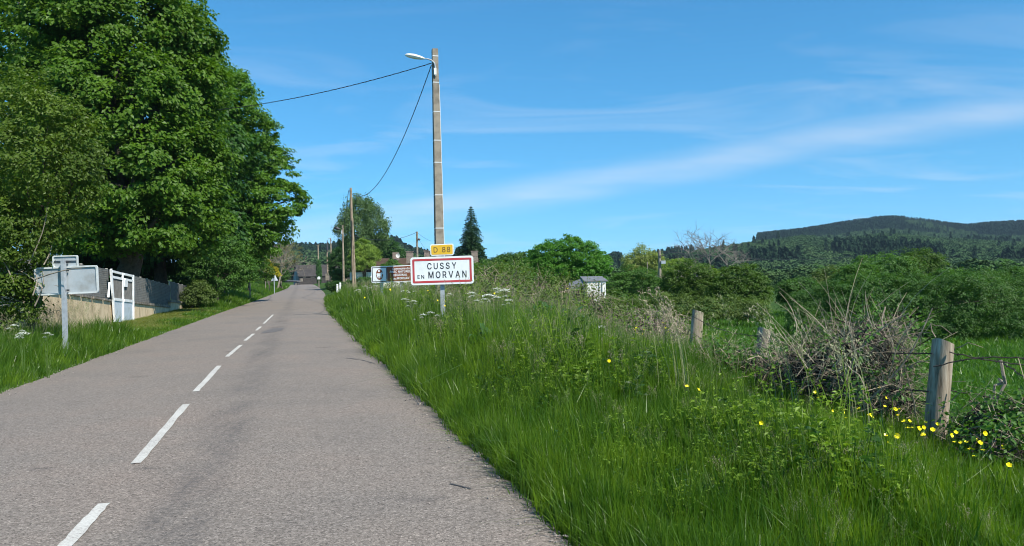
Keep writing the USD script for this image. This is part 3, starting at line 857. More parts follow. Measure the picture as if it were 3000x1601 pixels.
part('yellow_face', stand_up(plate2d(rounded(0.435, 0.192, 0.025), 0.003), RP, 0, math.radians(0.6), 0.030), M_syellow, rp)
t = text2('D 88', 0.105, 0.335, spacing=0.030); tv = np.array(t.vertices); tv[:, 1] -= 0.051
part('lettering', stand_up(trimesh.Trimesh(tv, t.faces, process=False), RP, 0, math.radians(0.6), 0.033), M_sblack, rp)
post('post', 1296, 860, 16.0, RP[2] + 0.10, 0.085, sign, 0.05)

BS = at(1149, 803.5, 31.4); BS = BS + [0.02, 0, 0]; BK_ = 31.4 / 28.0
BR = math.radians(1.0)
park = thing('park_sign', 'brown nature park sign with white oval emblem panel behind the town sign', 'road sign', (BS[0], 31.4, float(land(BS[0], 31.4))))


def stand_big(m, c, yaw=0.0, roll=0.0, front=0.0):
    m = m.copy(); m.apply_scale([BK_, BK_, 1.0])
    return stand_up(m, c, yaw, roll, front)


part('panel', stand_big(plate2d(rounded(1.50, 0.585, 0.05), 0.03), BS, 0, BR), M_swhite, park)
part('frame', stand_big(plate2d(affinity.translate(rounded(0.53, 0.525, 0.02).difference(rounded(0.475, 0.47, 0.01)), -0.46, 0), 0.003), BS, 0, BR, 0.030), M_sdark, park)
part('brown_face', stand_big(plate2d(affinity.translate(rounded(0.915, 0.525, 0.02), 0.268, 0), 0.003), BS, 0, BR, 0.030), M_sbrown, park)
oval = affinity.translate(affinity.scale(Point(0, 0).buffer(1, 24), 0.125, 0.19), -0.46, 0)
em = part('emblem', stand_big(plate2d(oval, 0.003), BS, 0, BR, 0.030), M_sbrown, park)
beast = Polygon([(-0.105, 0.02), (-0.09, 0.055), (-0.05, 0.05), (0.03, 0.045), (0.06, 0.075), (0.105, 0.07), (0.112, 0.03), (0.085, 0.015), (0.075, -0.03), (0.06, -0.10), (0.04, -0.10), (0.035, -0.045), (-0.005, -0.04), (-0.01, -0.115), (-0.032, -0.115), (-0.035, -0.04), (-0.06, -0.03), (-0.075, -0.085), (-0.09, -0.08), (-0.085, -0.01)]).buffer(0.006)
part('white_figure', stand_big(plate2d(affinity.translate(beast, -0.46, -0.01), 0.002), BS, 0, BR, 0.033), M_swhite, em)
part('white_disc', stand_big(plate2d(affinity.translate(Point(0, 0).buffer(0.036, 12), -0.475, 0.125), 0.002), BS, 0, BR, 0.033), M_swhite, em)
for s, hgt, w, ox, oy in (('Commune du', 0.070, 0.62, 0.30, 0.150), ('PARC NATUREL', 0.074, 0.74, 0.275, 0.040), ('RÉGIONAL', 0.074, 0.50, 0.27, -0.078), ('du', 0.055, 0.10, 0.06, -0.195), ('MORVAN', 0.074, 0.44, 0.36, -0.195)):
    t = text2(s, hgt, w, shear=0.18, bold=True); tv = np.array(t.vertices); tv[:, 0] += ox; tv[:, 1] += oy
    part('lettering', stand_big(trimesh.Trimesh(tv, t.faces, process=False), BS, 0, BR, 0.0331), M_swhite, park)
for px in (1118, 1176):
    post('post', px, 840, 31.4, BS[2] + 0.25, 0.11, park, 0.06)

# the two signs seen from behind on the left verge
LS = at(197, 822, 16.0); lw, lh = 1.265, 0.545
lsign = thing('sign_back', 'grey back of a town sign with a small plate above on a steel post', 'road sign', (LS[0], 16.0, float(land(LS[0], 16.0))))
LROLL = math.radians(1.4)
part('panel', stand_up(plate2d(rounded(lw, lh, 0.05), 0.012), LS, 0, LROLL), M_alu, lsign)
part('rim', stand_up(plate2d(rounded(lw + 0.02, lh + 0.02, 0.055).difference(rounded(lw - 0.045, lh - 0.045, 0.035)), 0.04), LS, 0, LROLL, 0.0), M_rim, lsign)
LP = at(193.5, 767, 16.0)
part('upper_plate', stand_up(plate2d(rounded(0.50, 0.235, 0.035), 0.012), LP, 0, math.radians(0.7)), M_alu, lsign)
part('rim', stand_up(plate2d(rounded(0.515, 0.25, 0.04).difference(rounded(0.465, 0.20, 0.03)), 0.035), LP, 0, math.radians(0.7)), M_rim, lsign)
for oy in (0.012, -0.012):
    m = MB(); m.box(LP + [0, -0.018, oy], (0.46, 0.012, 0.01)); part('rail', m.get(), M_darkmetal, lsign)
pz = float(land(LS[0], 15.9)) - 0.3
m = MB(); m.bar((LS[0] - 0.0, 15.89, pz), (LS[0] - 0.005, 15.89, LP[2] + 0.06), 0.10, 0.06)
part('post', m.get(), M_galv, lsign)
for z in (LS[2] + 0.2, LS[2] - 0.2, LP[2]):
    m = MB(); m.box((LS[0], 15.935, z), (0.14, 0.03, 0.035)); part('clamp', m.get(), M_darkmetal, lsign)

# ------------------------------------------------------------------ poles and cables
M_band = simple('steel_band', (0.68, 0.68, 0.66), 0.4, 0.06, 9, metal=0.3)
M_lampw = simple('lamp_housing', (0.62, 0.63, 0.60), 0.35, 0.05, 6)
M_lampg = simple('lamp_cover', (0.74, 0.76, 0.70), 0.15, 0.03, 6)
M_wood = simple('weathered_pole_wood', (0.27, 0.215, 0.15), 0.9, 0.22, 3.0, bump=0.005, bscale=40, col2=(0.13, 0.10, 0.07))
M_cable = simple('black_cable', (0.022, 0.024, 0.03), 0.6, 0.1, 9)
PA = np.array([0.966, 0.26, 0])       # across the road
PB = np.array([-0.26, 0.966, 0])      # along it
LY = 29.0
base = at(1291, 900, LY); topp = at(1274, 145, LY)
bz = float(land(base[0], LY)) - 0.3
lpole = thing('lamp_pole', 'tall square concrete pole with steel bands and a street lamp behind the town sign', 'lamp post', (base[0], LY, bz + 0.3))


def sq(c, w, d):
    return [c - PA * w / 2 - PB * d / 2, c + PA * w / 2 - PB * d / 2, c + PA * w / 2 + PB * d / 2, c - PA * w / 2 + PB * d / 2]


b0 = np.array([base[0], LY, bz])
lv = np.array(sq(b0, 0.33, 0.42) + sq(topp, 0.20, 0.24))
part('shaft', (lv, np.array([[0, 1, 5, 4], [1, 2, 6, 5], [2, 3, 7, 6], [3, 0, 4, 7], [4, 5, 6, 7], [3, 2, 1, 0]])), M_conc, lpole)
axis = lambda z: b0 + (topp - b0) * ((z - b0[2]) / (topp[2] - b0[2]))
wz = lambda z: 0.33 + (0.20 - 0.33) * (z - b0[2]) / (topp[2] - b0[2])
dz_ = lambda z: 0.42 + (0.24 - 0.42) * (z - b0[2]) / (topp[2] - b0[2])
for py in (167, 244, 329.5, 413.5, 478, 573, 670):
    z = at(1280, py, LY)[2]; c = axis(z)
    m = MB(); m.box(c, (wz(z) + 0.012, dz_(z) + 0.012, 0.026), u=PA); part('steel_band', m.get(), M_band, lpole)
m = MB()
zc = [at(1284, y, LY)[2] for y in (250, 480, 760)] + [0.4]
m.tube([axis(z) + PA * (wz(z) / 2 + 0.012) - PB * (dz_(z) / 2 - 0.03) for z in zc], 0.014, 6); part('conduit', m.get(), M_band, lpole)
zz = lambda x, y: at(1150 + x / 2.083, 100 + y / 2.083, LY - 0.18)
m = MB(); m.box(zz(260, 230), (0.09, 0.10, 0.24), u=PA); part('fuse_box', m.get(), M_lampw, lpole)
m = MB(); m.tube([zz(262, 258), zz(262, 205), zz(256, 178), zz(238, 160), zz(212, 152), zz(190, 150)], [0.029, 0.029, 0.029, 0.027, 0.025, 0.025], 8); part('bracket', m.get(), M_galv, lpole)
la, lb = zz(74, 128), zz(197, 152)
ax = lb - la; L_ = np.linalg.norm(ax); ax /= L_
sd = norm(np.cross(ax, [0, 0, 1.0])); upv = np.cross(sd, ax)
th = np.linspace(0, np.pi, 13); s_ = np.linspace(0, 1, 15)
prof = np.interp(s_, [0, 0.06, 0.2, 0.5, 0.8, 0.93, 1], [0.0, 0.066, 0.115, 0.135, 0.10, 0.066, 0.036])
for nm, sg, flat_, mm_ in (('lamp_housing', 1, 0.75, M_lampw), ('lamp_cover', -1, 0.62, M_lampg)):
    v = np.array([la + ax * s * L_ + sd * r * math.cos(t) + upv * sg * r * flat_ * math.sin(t) for s, r in zip(s_, prof * (1 if sg > 0 else 0.92)) for t in th])
    i, j = np.meshgrid(np.arange(14), np.arange(12), indexing='ij')
    part(nm, (v, np.stack([i * 13 + j, i * 13 + j + 1, (i + 1) * 13 + j + 1, (i + 1) * 13 + j], -1).reshape(-1, 4)), mm_, lpole, smooth=True)


def sag_cable(name, A, B, sag, r, label, n=36, twist=True, group=None):
    A, B = np.asarray(A, float), np.asarray(B, float)
    q = np.linspace(0, 1, n)[:, None]
    P = A + (B - A) * q - np.array([0, 0, 1.0]) * 4 * sag * q * (1 - q)
    m = MB(); m.tube(P, r, 6)
    if twist:
        n2 = n * 12
        q2 = np.linspace(0, 1, n2)[:, None]
        P2 = A + (B - A) * q2 - np.array([0, 0, 1.0]) * 4 * sag * q2 * (1 - q2)
        t = q2[:, 0] * np.linalg.norm(B - A) * 2 * np.pi / 0.45
        m.tube(P2 + np.stack([np.cos(t) * 0.6, np.cos(t) * 0.6, np.sin(t)], 1) * r * 0.9, r * 0.7, 4)
    p = part(name, m.get(), M_cable)
    return tag(p, label, 'cable', group)


sag_cable('overhead_cable', at(1264, 186, LY - 0.2), at(640, 322, 37.2), 0.22, 0.014, 'twisted black cable from the lamp pole across the road into the big trees')
sag_cable('overhead_cable', at(1264, 192, LY - 0.2), at(1022, 561, 60.8), 2.0, 0.015, 'sagging twisted black cable between the lamp pole and the next wooden pole')


def round_pole(pxt, pyt, pxb, pyb, Y, rt, rb, label, extra=None, material=None, name='utility_pole', cat='utility pole'):
    T, B = at(pxt, pyt, Y), at(pxb, pyb, Y)
    g = float(land(B[0], Y))
    B[2] = min(B[2], g) - 0.3
    t = thing(name, label, cat, (B[0], Y, g))
    m = MB(); q = np.linspace(0, 1, 5)[:, None]
    m.tube(B + (T - B) * q, rb + (rt - rb) * q[:, 0], 10)
    part('shaft', m.get(), material or M_wood, t)
    return t, T, B


p2, T2, B2 = round_pole(1028, 551, 1036, 836, 61, 0.09, 0.125, 'tall pale wooden pole nearest the verge left of the brown sign')
m = MB(); Ts = at(1030.5, 640, 60.75); Bs = at(1033.5, 836, 60.3); m.tube([[Bs[0] + 0.22, Bs[1], B2[2]], Ts + [0.07, 0, 0]], [0.08, 0.055], 8); part('stay_pole', m.get(), M_wood, p2)
m = MB(); m.bar(at(1020, 559, 60.8), at(1030, 561, 60.8), 0.03); part('bracket', m.get(), M_darkmetal, p2)
p3, T3, B3 = round_pole(1004, 661, 1007, 823, 95, 0.10, 0.14, 'wooden pole with a bracket lamp reaching over the road')
m = MB(); m.tube([at(1004, 664, 95), at(994, 657, 95), at(988, 662, 95), at(986, 668, 95)], 0.035, 6)
m.tube([at(1004, 690, 95), at(996, 692, 95), at(990, 674, 95)], 0.03, 6); part('bracket', m.get(), M_darkmetal, p3)
m = MB(); m.tube([at(979, 668, 95), at(987, 669, 95), at(996, 672, 95)], [0.12, 0.2, 0.08], 8); part('lamp_head', m.get(), M_darkmetal, p3)
for y in (683, 678):
    m = MB(); m.box(at(1001.5, y, 94.85), (0.10, 0.1, 0.22)); part('fitting', m.get(), M_lampw, p3)
p4, T4, B4 = round_pole(1015, 698, 1014, 817, 125, 0.10, 0.14, 'slim pole with a diagonal stay in front of the light green tree')
m = MB(); m.tube([at(1016, 759, 125), at(1026, 766, 125)], 0.07, 6); part('stay', m.get(), M_paleb, p4)
p5, T5, B5 = round_pole(969, 698, 972, 822, 128, 0.09, 0.15, 'brown pole with short cross arms right of the narrow cypress')
m = MB(); m.bar(at(962, 701, 128), at(969, 699, 128), 0.08); part('cross_arm', m.get(), M_wood, p5)
m = MB(); m.bar(at(961, 736, 128), at(977, 737, 128), 0.09); part('cross_arm', m.get(), M_wood, p5)
p6, T6, B6 = round_pole(958, 714, 961, 832, 120, 0.11, 0.15, 'grey pole with a dark top beside the narrow cypress')
m = MB(); m.tube([at(959, 704, 119.9), at(959.3, 735, 119.8)], [0.05, 0.17], 8); m.bar(at(958, 718, 120), at(969, 718, 120), 0.09); part('transformer_cap', m.get(), M_darkmetal, p6)
m = MB(); m.box(at(959.5, 812, 119.7), (0.5, 0.3, 1.0)); part('meter_box', m.get(), M_conc, p6)
p7, T7, B7 = round_pole(932, 717, 934, 800, 152, 0.12, 0.16, 'pole rising straight behind the narrow cypress')
m = MB(); m.bar(at(927, 719, 152), at(938, 718, 152), 0.09); part('cross_arm', m.get(), M_wood, p7)
p8, T8, B8 = round_pole(1222, 679, 1222, 790, 80, 0.10, 0.12, 'dark pole with a small lamp left of the yellow route plate', material=M_conc)
m = MB(); m.tube([at(1223, 703, 80), at(1227, 701, 80), at(1229, 702, 80)], [0.03, 0.03, 0.03], 6); m.tube([at(1224, 702, 79.9), at(1228, 702.4, 79.9), at(1232, 701, 79.9)], [0.06, 0.13, 0.04], 8); part('lamp_head', m.get(), M_darkmetal, p8)
p9, T9, B9 = round_pole(1932, 734, 1935, 850, 75, 0.13, 0.16, 'wooden pole carrying a grey transformer box among the shrubs on the right', material=M_paleb)
m = MB(); m.box(at(1943, 769, 74.8), (0.42, 0.4, 0.30)); part('transformer_box', m.get(), M_galv, p9)
m = MB(); m.bar(at(1930, 751, 74.8), at(1948, 749, 74.8), 0.08); part('cross_arm', m.get(), M_darkmetal, p9)
p10, T10, B10 = round_pole(1897, 768, 1896, 850, 70, 0.045, 0.06, 'thin pale post standing left of the transformer pole', material=M_paleb, name='thin_post', cat='post')
sag_cable('overhead_cable', at(1021, 561, 60.8), at(1003, 672, 95), 0.6, 0.022, 'black cable from the tall wooden pole to the lamp pole beyond', twist=False)
sag_cable('overhead_cable', at(1003, 690, 95), at(970, 702, 128), 0.8, 0.02, 'thin cable between the two farther poles over the road', twist=False)
sag_cable('overhead_cable', at(850, 716, 160), at(958, 717, 120), 0.1, 0.03, 'level cable from the bare trees to the grey pole with dark top', twist=False)
sag_cable('overhead_cable', at(1030, 690, 61.2), at(1219, 682, 80), 0.55, 0.02, 'cable from the tall wooden pole past the birch to the dark lamp pole', twist=False)
sag_cable('overhead_cable', at(1223, 682, 80), at(1262, 706, 88), 0.1, 0.012, 'thin line from the dark lamp pole down behind the yellow plate', twist=False)
sag_cable('overhead_cable', at(1224, 697, 80), at(1255, 742, 95), 0.05, 0.012, 'steep thin line from the dark lamp pole to a house roof', twist=False)
sag_cable('overhead_cable', at(1189, 735, 92), at(1935, 752, 75), 0.55, 0.016, 'long thin cable across the skyline to the transformer pole', twist=False)
sag_cable('overhead_cable', at(1934, 736, 75), at(2500, 752, 110), 0.6, 0.016, 'thin line running from the transformer pole in front of the hills', twist=False)

# ------------------------------------------------------------------ buildings
def tile_mat(name, c1, c2, rows=6.0):
    return mat(name, {'g': ('geometry', {}), 'n': ('noise_texture', {'scale': 1.3, 'detail': 5.0, 'roughness': 0.7}), 'n2': ('noise_texture', {'scale': 9.0, 'detail': 2.0}), 'a': ('math', {'math_type': 'multiply_add', 'value2': 0.5}),
                      'r': ('rgb_ramp', {'ramp': [(0.5, c1), (0.95, c2)]}), 'w': ('wave_texture', {'wave_type': 'bands', 'bands_direction': 'z', 'profile': 'saw', 'scale': rows, 'distortion': 0.4, 'detail': 1.0}),
                      'b': ('bump', {'distance': 0.03, 'strength': 0.7}), 'p': ('principled_bsdf', {'roughness': 0.9, 'specular_ior_level': 0.15})},
               [('g.position', 'n.vector'), ('g.position', 'n2.vector'), ('n2.fac', 'a.value1'), ('n.fac', 'a.value3'), ('a.value', 'r.fac'), ('r.color', 'p.base_color'), ('g.position', 'w.vector'), ('w.fac', 'b.height'), ('b.normal', 'p.normal')], 'p.BSDF')


M_slate = tile_mat('grey_barn_roofing', (0.034, 0.031, 0.030), (0.068, 0.062, 0.058))
M_tile = tile_mat('brown_roof_tiles', (0.042, 0.029, 0.021), (0.088, 0.060, 0.042))
M_boards = simple('dark_barn_boards', (0.045, 0.039, 0.035), 0.9, 0.25, 3.0)
M_boards2 = simple('grey_metal_cladding', (0.16, 0.16, 0.165), 0.6, 0.15, 2.0)
M_wwall = simple('white_house_render', (0.74, 0.72, 0.68), 0.9, 0.06, 2.0)
M_brick = simple('chimney_stone', (0.24, 0.19, 0.155), 0.9, 0.25, 7.0, bump=0.02)
M_glass = mat('window_glass', {'p': ('principled_bsdf', {'base_color': (0.02, 0.025, 0.03), 'roughness': 0.08, 'specular_ior_level': 0.6})}, [], 'p.BSDF')


def gabled(t, apex, u, length, hw, eave_z, ground_z, roof_m, wall_m, over=0.35, thick=0.14, gable_m=None):
    """A gabled house: apex is one end of the ridge, u the ridge's direction in plan."""
    u = np.array([u[0], u[1], 0.0]); u /= np.linalg.norm(u)
    v = np.array([u[1], -u[0], 0.0])
    a0, a1 = apex, apex + u * length
    z = lambda p, h: np.array([p[0], p[1], h])
    slope = (apex[2] - eave_z) / hw
    for s in (1, -1):
        m = MB()
        e = v * s * (hw + over); ez = eave_z - over * slope
        p = [a0 - u * over, a1 + u * over, z(a1 + u * over + e, ez), z(a0 - u * over + e, ez)]
        m.add(np.array(p + [q_ - [0, 0, thick] for q_ in p]), np.array([[0, 1, 2, 3], [7, 6, 5, 4], [0, 4, 5, 1], [1, 5, 6, 2], [2, 6, 7, 3], [3, 7, 4, 0]]))
        part('roof', m.get(), roof_m, t)
    for s in (1, -1):
        m = MB(); c = (a0 + a1) / 2 + v * s * (hw - 0.1)
        m.box(z(c, (ground_z - 0.6 + eave_z - thick) / 2), (length - 0.1, 0.2, eave_z - thick - ground_z + 0.6), u=u); part('side_wall', m.get(), wall_m, t)
    for e in (a0 + u * 0.1, a1 - u * 0.1):
        m = MB()
        pts = [z(e - v * (hw - 0.2), ground_z - 0.6), z(e + v * (hw - 0.2), ground_z - 0.6), z(e + v * (hw - 0.2), eave_z - thick), z(e, apex[2] - thick), z(e - v * (hw - 0.2), eave_z - thick)]
        w = u * 0.1
        V_ = np.array([p - w for p in pts] + [p + w for p in pts])
        F_ = [[0, 1, 2], [0, 2, 3], [0, 3, 4], [5, 7, 6], [5, 8, 7], [5, 9, 8]] + sum([[[k, (k + 1) % 5, 5 + (k + 1) % 5], [k, 5 + (k + 1) % 5, 5 + k]] for k in range(5)], [])
        m.add(V_, F_); part('gable_wall', m.get(), gable_m or wall_m, t)
    return u, v


ap = at(867, 777, 205.0)
gz_ = float(road_z(205.0))
barn = thing('barn', 'long dark barn with grey gabled roof at the end of the road', 'barn', (ap[0], ap[1], gz_))
u, v = gabled(barn, ap, (math.cos(0.45), math.sin(0.45)), 15.5, 4.0, 3.25, gz_, M_slate, M_boards, over=0.25, gable_m=M_boards2)
m = MB(); m.box(ap - u * 0.05 + v * 1.75 + [0, 0, gz_ + 1.4 - ap[2]], (0.12, 2.9, 3.2), u=u); part('dark_opening', m.get(), M_darkmetal, barn)
for k, d in ((0.5, 0.7), (2.6, 1.0), (6.6, 1.0), (8.2, 0.6)):
    m = MB(); m.box(ap + u * (0.8 + k) + v * 4.03 + [0, 0, 2.85 - ap[2]], (d, 0.08, 0.32), u=u); part('vent', m.get(), M_conc, barn)

# two bungalows behind the brown sign and the town sign
hp = at(1152, 757, 112.0)
hg = 0.3
house = thing('bungalow', 'low brown tiled bungalow with satellite dish behind the brown park sign', 'house', (hp[0], hp[1], hg))
hz_e = at(1060, 803, 110)[2]
u, v = gabled(house, hp + np.array([-4.2, -1.2, 0]), (0.98, 0.2), 7.5, 4.2, hz_e, hg, M_tile, M_wwall, over=0.4)
m = MB(); c0 = at(1160, 752, 111.0); m.box(c0, (0.85, 0.6, 1.15)); part('chimney', m.get(), M_brick, house)
dc = at(1166.5, 749.5, 110.3)
th = np.linspace(0, 2 * np.pi, 19)[:-1]; rr_ = np.array([0.02, 0.12, 0.22, 0.31])
dv = np.array([dc + [r * math.cos(t), -0.10 + 0.9 * (0.1 - r * r), r * math.sin(t)] for r in rr_ for t in th]); i, j = np.meshgrid(np.arange(3), np.arange(18), indexing='ij')
part('satellite_dish', (dv, np.stack([i * 18 + j, i * 18 + (j + 1) % 18, (i + 1) * 18 + (j + 1) % 18, (i + 1) * 18 + j], -1).reshape(-1, 4)), M_lampw, house, smooth=True)
for px in (1052, 1066):
    c = at(px, 807, 105.2); m = MB(); m.box(c, (0.40, 0.10, 0.55)); part('window', m.get(), M_glass, house)
lean = thing('garage', 'white walled lean-to with brown roof left of the brown park sign', 'garage', at(1052, 815, 100.0))
m = MB(); c = at(1058, 806, 100.0); m.box(c - [0, 0, 0.55], (2.3, 2.6, 1.75)); part('wall', m.get(), M_wwall, lean)
m = MB(); a_, b_ = at(1034, 795, 99.0), at(1092, 791, 99.0)
m.add(np.array([a_ + [0, -0.3, -0.05], b_ + [0, -0.3, -0.05], b_ + [0, 3.6, 0.7], a_ + [0, 3.6, 0.7], a_ + [0, -0.3, -0.2], b_ + [0, -0.3, -0.2], b_ + [0, 3.6, 0.5], a_ + [0, 3.6, 0.5]]), np.array([[0, 1, 2, 3], [7, 6, 5, 4], [0, 4, 5, 1], [1, 5, 6, 2], [2, 6, 7, 3], [3, 7, 4, 0]])); part('roof', m.get(), M_tile, lean)
m = MB(); m.box(at(1067, 806, 98.6), (0.3, 0.1, 0.7)); part('doorway', m.get(), M_darkmetal, lean)

h2 = at(1196, 761, 92.0)
house2 = thing('bungalow', 'brown tiled bungalow with three chimneys behind the town name sign', 'house', (h2[0], h2[1], 0.3))
u2, v2 = gabled(house2, h2 + np.array([0.2, 2.0, 0]), (1.0, 0.02), 7.6, 3.6, at(1400, 797, 90)[2], 0.3, M_tile, M_wwall, over=0.35)
for (x, y, Y, w) in ((1201, 752, 93, 0.75), (1251, 750, 94, 0.6), (1391, 751, 92, 0.72)):
    m = MB(); c = at(x, y, Y); m.box(c - [0, 0, 0.15], (w, 0.6, 1.35)); m.box(c + [0, 0, 0.56], (w + 0.14, 0.7, 0.09)); part('chimney', m.get(), M_brick, house2)
for y in (798, 804):
    m = MB(); m.bar(at(1386, y - 1, 87.8), at(1410, y, 87.8), 0.09); part('fascia_board', m.get(), M_white, house2)
m = MB(); m.bar(at(1382, 772, 91.0), at(1414, 786, 88.0), 0.10); part('verge_board', m.get(), M_conc, house2)

# white shed with lean-to roof among the shrubs
sp = at(1750, 862, 45.0); sg = sp[2] - 0.9
shed = thing('shed', 'small white shed with grey roof half hidden in the shrubs', 'shed', (sp[0], 45.0, sg))
m = MB(); a_ = at(1719, 826, 45.0); b_ = at(1775, 826, 45.0)
m.box(((a_[0] + b_[0]) / 2, 46.2, (a_[2] + sg) / 2 - 0.02), (b_[0] - a_[0], 2.4, a_[2] - sg)); part('wall', m.get(), M_wwall, shed)
m = MB(); m.add(np.array([at(1712, 823, 44.95), at(1781, 822, 44.95), at(1781, 822, 44.95) + [0, 2.8, 0.25], at(1712, 823, 44.95) + [0, 2.8, 0.25], at(1712, 826, 44.95), at(1781, 825, 44.95), at(1781, 825, 44.95) + [0, 2.8, 0.25], at(1712, 826, 44.95) + [0, 2.8, 0.25]]), np.array([[0, 1, 2, 3], [7, 6, 5, 4], [0, 4, 5, 1], [1, 5, 6, 2], [2, 6, 7, 3], [3, 7, 4, 0]])); part('roof', m.get(), M_boards2, shed)
for x in (1755.5, 1764):
    m = MB(); m.bar(at(x, 828, 44.97), at(x, 868, 44.97), 0.025, 0.03); part('panel_joint', m.get(), M_darkmetal, shed)
m = MB(); m.add(np.array([at(1676, 846, 44.6), at(1716, 832, 44.6), at(1716, 832, 44.6) + [0, 2.5, 0.3], at(1676, 846, 44.6) + [0, 2.5, 0.3], at(1676, 849, 44.6), at(1716, 836, 44.6), at(1716, 836, 44.6) + [0, 2.5, 0.2], at(1676, 849, 44.6) + [0, 2.5, 0.2]]), np.array([[0, 1, 2, 3], [7, 6, 5, 4], [0, 4, 5, 1], [1, 5, 6, 2], [2, 6, 7, 3], [3, 7, 4, 0]])); part('lean_to_roof', m.get(), M_boards2, shed)

# flat trailer, mailbox, white posts, warning sign from behind, marker post
tp = at(864, 834, 186.0); tg = float(land(tp[0], 186.0))
trailer = thing('flat_trailer', 'dark flat bed farm trailer parked in front of the barn', 'trailer', (tp[0], 186.0, tg))
a_, b_ = at(839, 823, 187.0), at(878, 824.5, 185.5)
m = MB(); m.bar(a_, b_, 2.0, 0.16, up=(0, 0, 1)); part('bed', m.get(), M_boards2, trailer)
m = MB(); m.bar(a_ - [0, 0, 0.2], b_ - [0, 0, 0.2], 0.5, 0.2); part('chassis', m.get(), M_darkmetal, trailer)
for x, Y in ((868, 184.7), (873, 184.9), (868, 186.7), (873, 186.9)):
    c = at(x, 831, Y); c[2] = float(land(c[0], Y)) + 0.40
    m = MB(); m.tube([c - [0, 0.13, 0], c + [0, 0.13, 0]], 0.40, 14); w_ = part('wheel', m.get(), M_darkmetal, trailer)
    m = MB(); m.tube([c - [0, 0.15, 0], c - [0, 0.12, 0]], 0.2, 10); part('rim', m.get(), M_conc, w_)
m = MB(); m.box(at(884, 821, 186), (0.5, 0.3, 0.7)); part('headboard_box', m.get(), M_conc, trailer)
mp_ = at(934.5, 816, 138.0); mg = float(land(mp_[0], 138.0))
mb = thing('mailbox', 'white mailbox on a grey post in front of the narrow cypress', 'mailbox', (mp_[0], 138.0, mg))
m = MB(); m.box(mp_, (0.42, 0.35, 0.34)); m.add(np.array([mp_ + [-0.24, -0.2, 0.17], mp_ + [0.24, -0.2, 0.17], mp_ + [0.24, 0.2, 0.17], mp_ + [-0.24, 0.2, 0.17], mp_ + [0, -0.2, 0.32], mp_ + [0, 0.2, 0.32]]), [[0, 1, 4], [2, 3, 5], [1, 2, 5], [1, 5, 4], [3, 0, 4], [3, 4, 5], [0, 3, 2], [0, 2, 1]]); part('box', m.get(), M_white, mb)
m = MB(); m.box((mp_[0], 138.0, (mg - 0.2 + mp_[2] - 0.17) / 2), (0.12, 0.12, mp_[2] - 0.17 - mg + 0.2)); part('post', m.get(), M_conc, mb)
for px, yt, lab in ((988, 833, 'left one of the two short white posts beside the clipped hedge'), (996.5, 829, 'right one of the two short white posts beside the clipped hedge')):
    p = at(px, yt, 74.0); g_ = float(land(p[0], 74.0))
    t = thing('white_post', lab, 'post', (p[0], 74.0, g_))
    m = MB(); m.tube([(p[0], 74.0, g_ - 0.2), (p[0], 74.0, p[2] - 0.03), (p[0], 74.0, p[2])], [0.10, 0.10, 0.06], 10); part('shaft', m.get(), M_white, t)
    m = MB(); m.tube([(p[0], 74.0, p[2] - 0.14), (p[0], 74.0, p[2] - 0.09)], 0.104, 10); part('band', m.get(), M_alu, t)
wp_ = at(804.5, 814, 88.0)
tri = thing('warning_sign_back', 'pale back of a triangular road sign on the left bank', 'road sign', (wp_[0], 88.0, float(land(wp_[0], 88.0))))
tpoly = Polygon([(-0.34, -0.30), (0.34, -0.30), (0, 0.32)]).buffer(0.05)
part('panel', stand_up(plate2d(tpoly, 0.02), wp_, -0.15), M_swhite, tri)
for oy in (-0.05, -0.2):
    m = MB(); m.box(wp_ + [0, -0.03, oy], (0.4, 0.03, 0.04)); part('rail', m.get(), M_galv, tri)
post('post', 804.5, 830, 88.0, wp_[2] + 0.25, 0.09, tri, 0.06, dy=-0.06)
for px, yt, Y, lab, w in ((732, 815, 62.0, 'grey stake standing in the green bank left of the road', 0.11), (776.5, 758, 92.0, 'slim grey post behind the yellow broom', 0.10)):
    p = at(px, yt, Y); g_ = float(land(p[0], Y))
    t = thing('stake', lab, 'post', (p[0], Y, g_))
    m = MB(); m.tube([(p[0], Y, g_ - 0.2), (p[0], Y, p[2])], w * 0.5, 7); part('shaft', m.get(), M_paleb, t)
    m = MB(); m.tube([(p[0], Y, p[2]), (p[0], Y, p[2] + 0.03)], [w * 0.55, w * 0.4], 7); part('cap', m.get(), M_conc, t)

# ------------------------------------------------------------------ trees and shrubs
def plant(name, label, cat, px, Y, lobes, m_leaf, clumps, per, leaf, cr, seed, r0=0.1, bark=None, group=None, crown_name='crown', limbs=None, **kw):
    """lobes: (pixel column, pixel row, radius in metres, how much deeper) of the crown at depth Y."""
    L = []
    for l in lobes:
        c = at(l[0], l[1], Y + (l[3] if len(l) > 3 else 0.0))
        L.append((c[0], c[1], c[2], l[2]))
    b = at(px, 900, Y)
    g = float(land(b[0], Y))
    t = thing(name, label, cat, (b[0], Y, g), group)
    part('trunk', trunk_mesh((b[0], Y, g - 0.15), L, r0, seed, nlimb=limbs), bark or M_bark, t, smooth=True)
    part(crown_name, crown(L, clumps, per, leaf, cr, seed + 1, **kw), m_leaf, t)
    return t


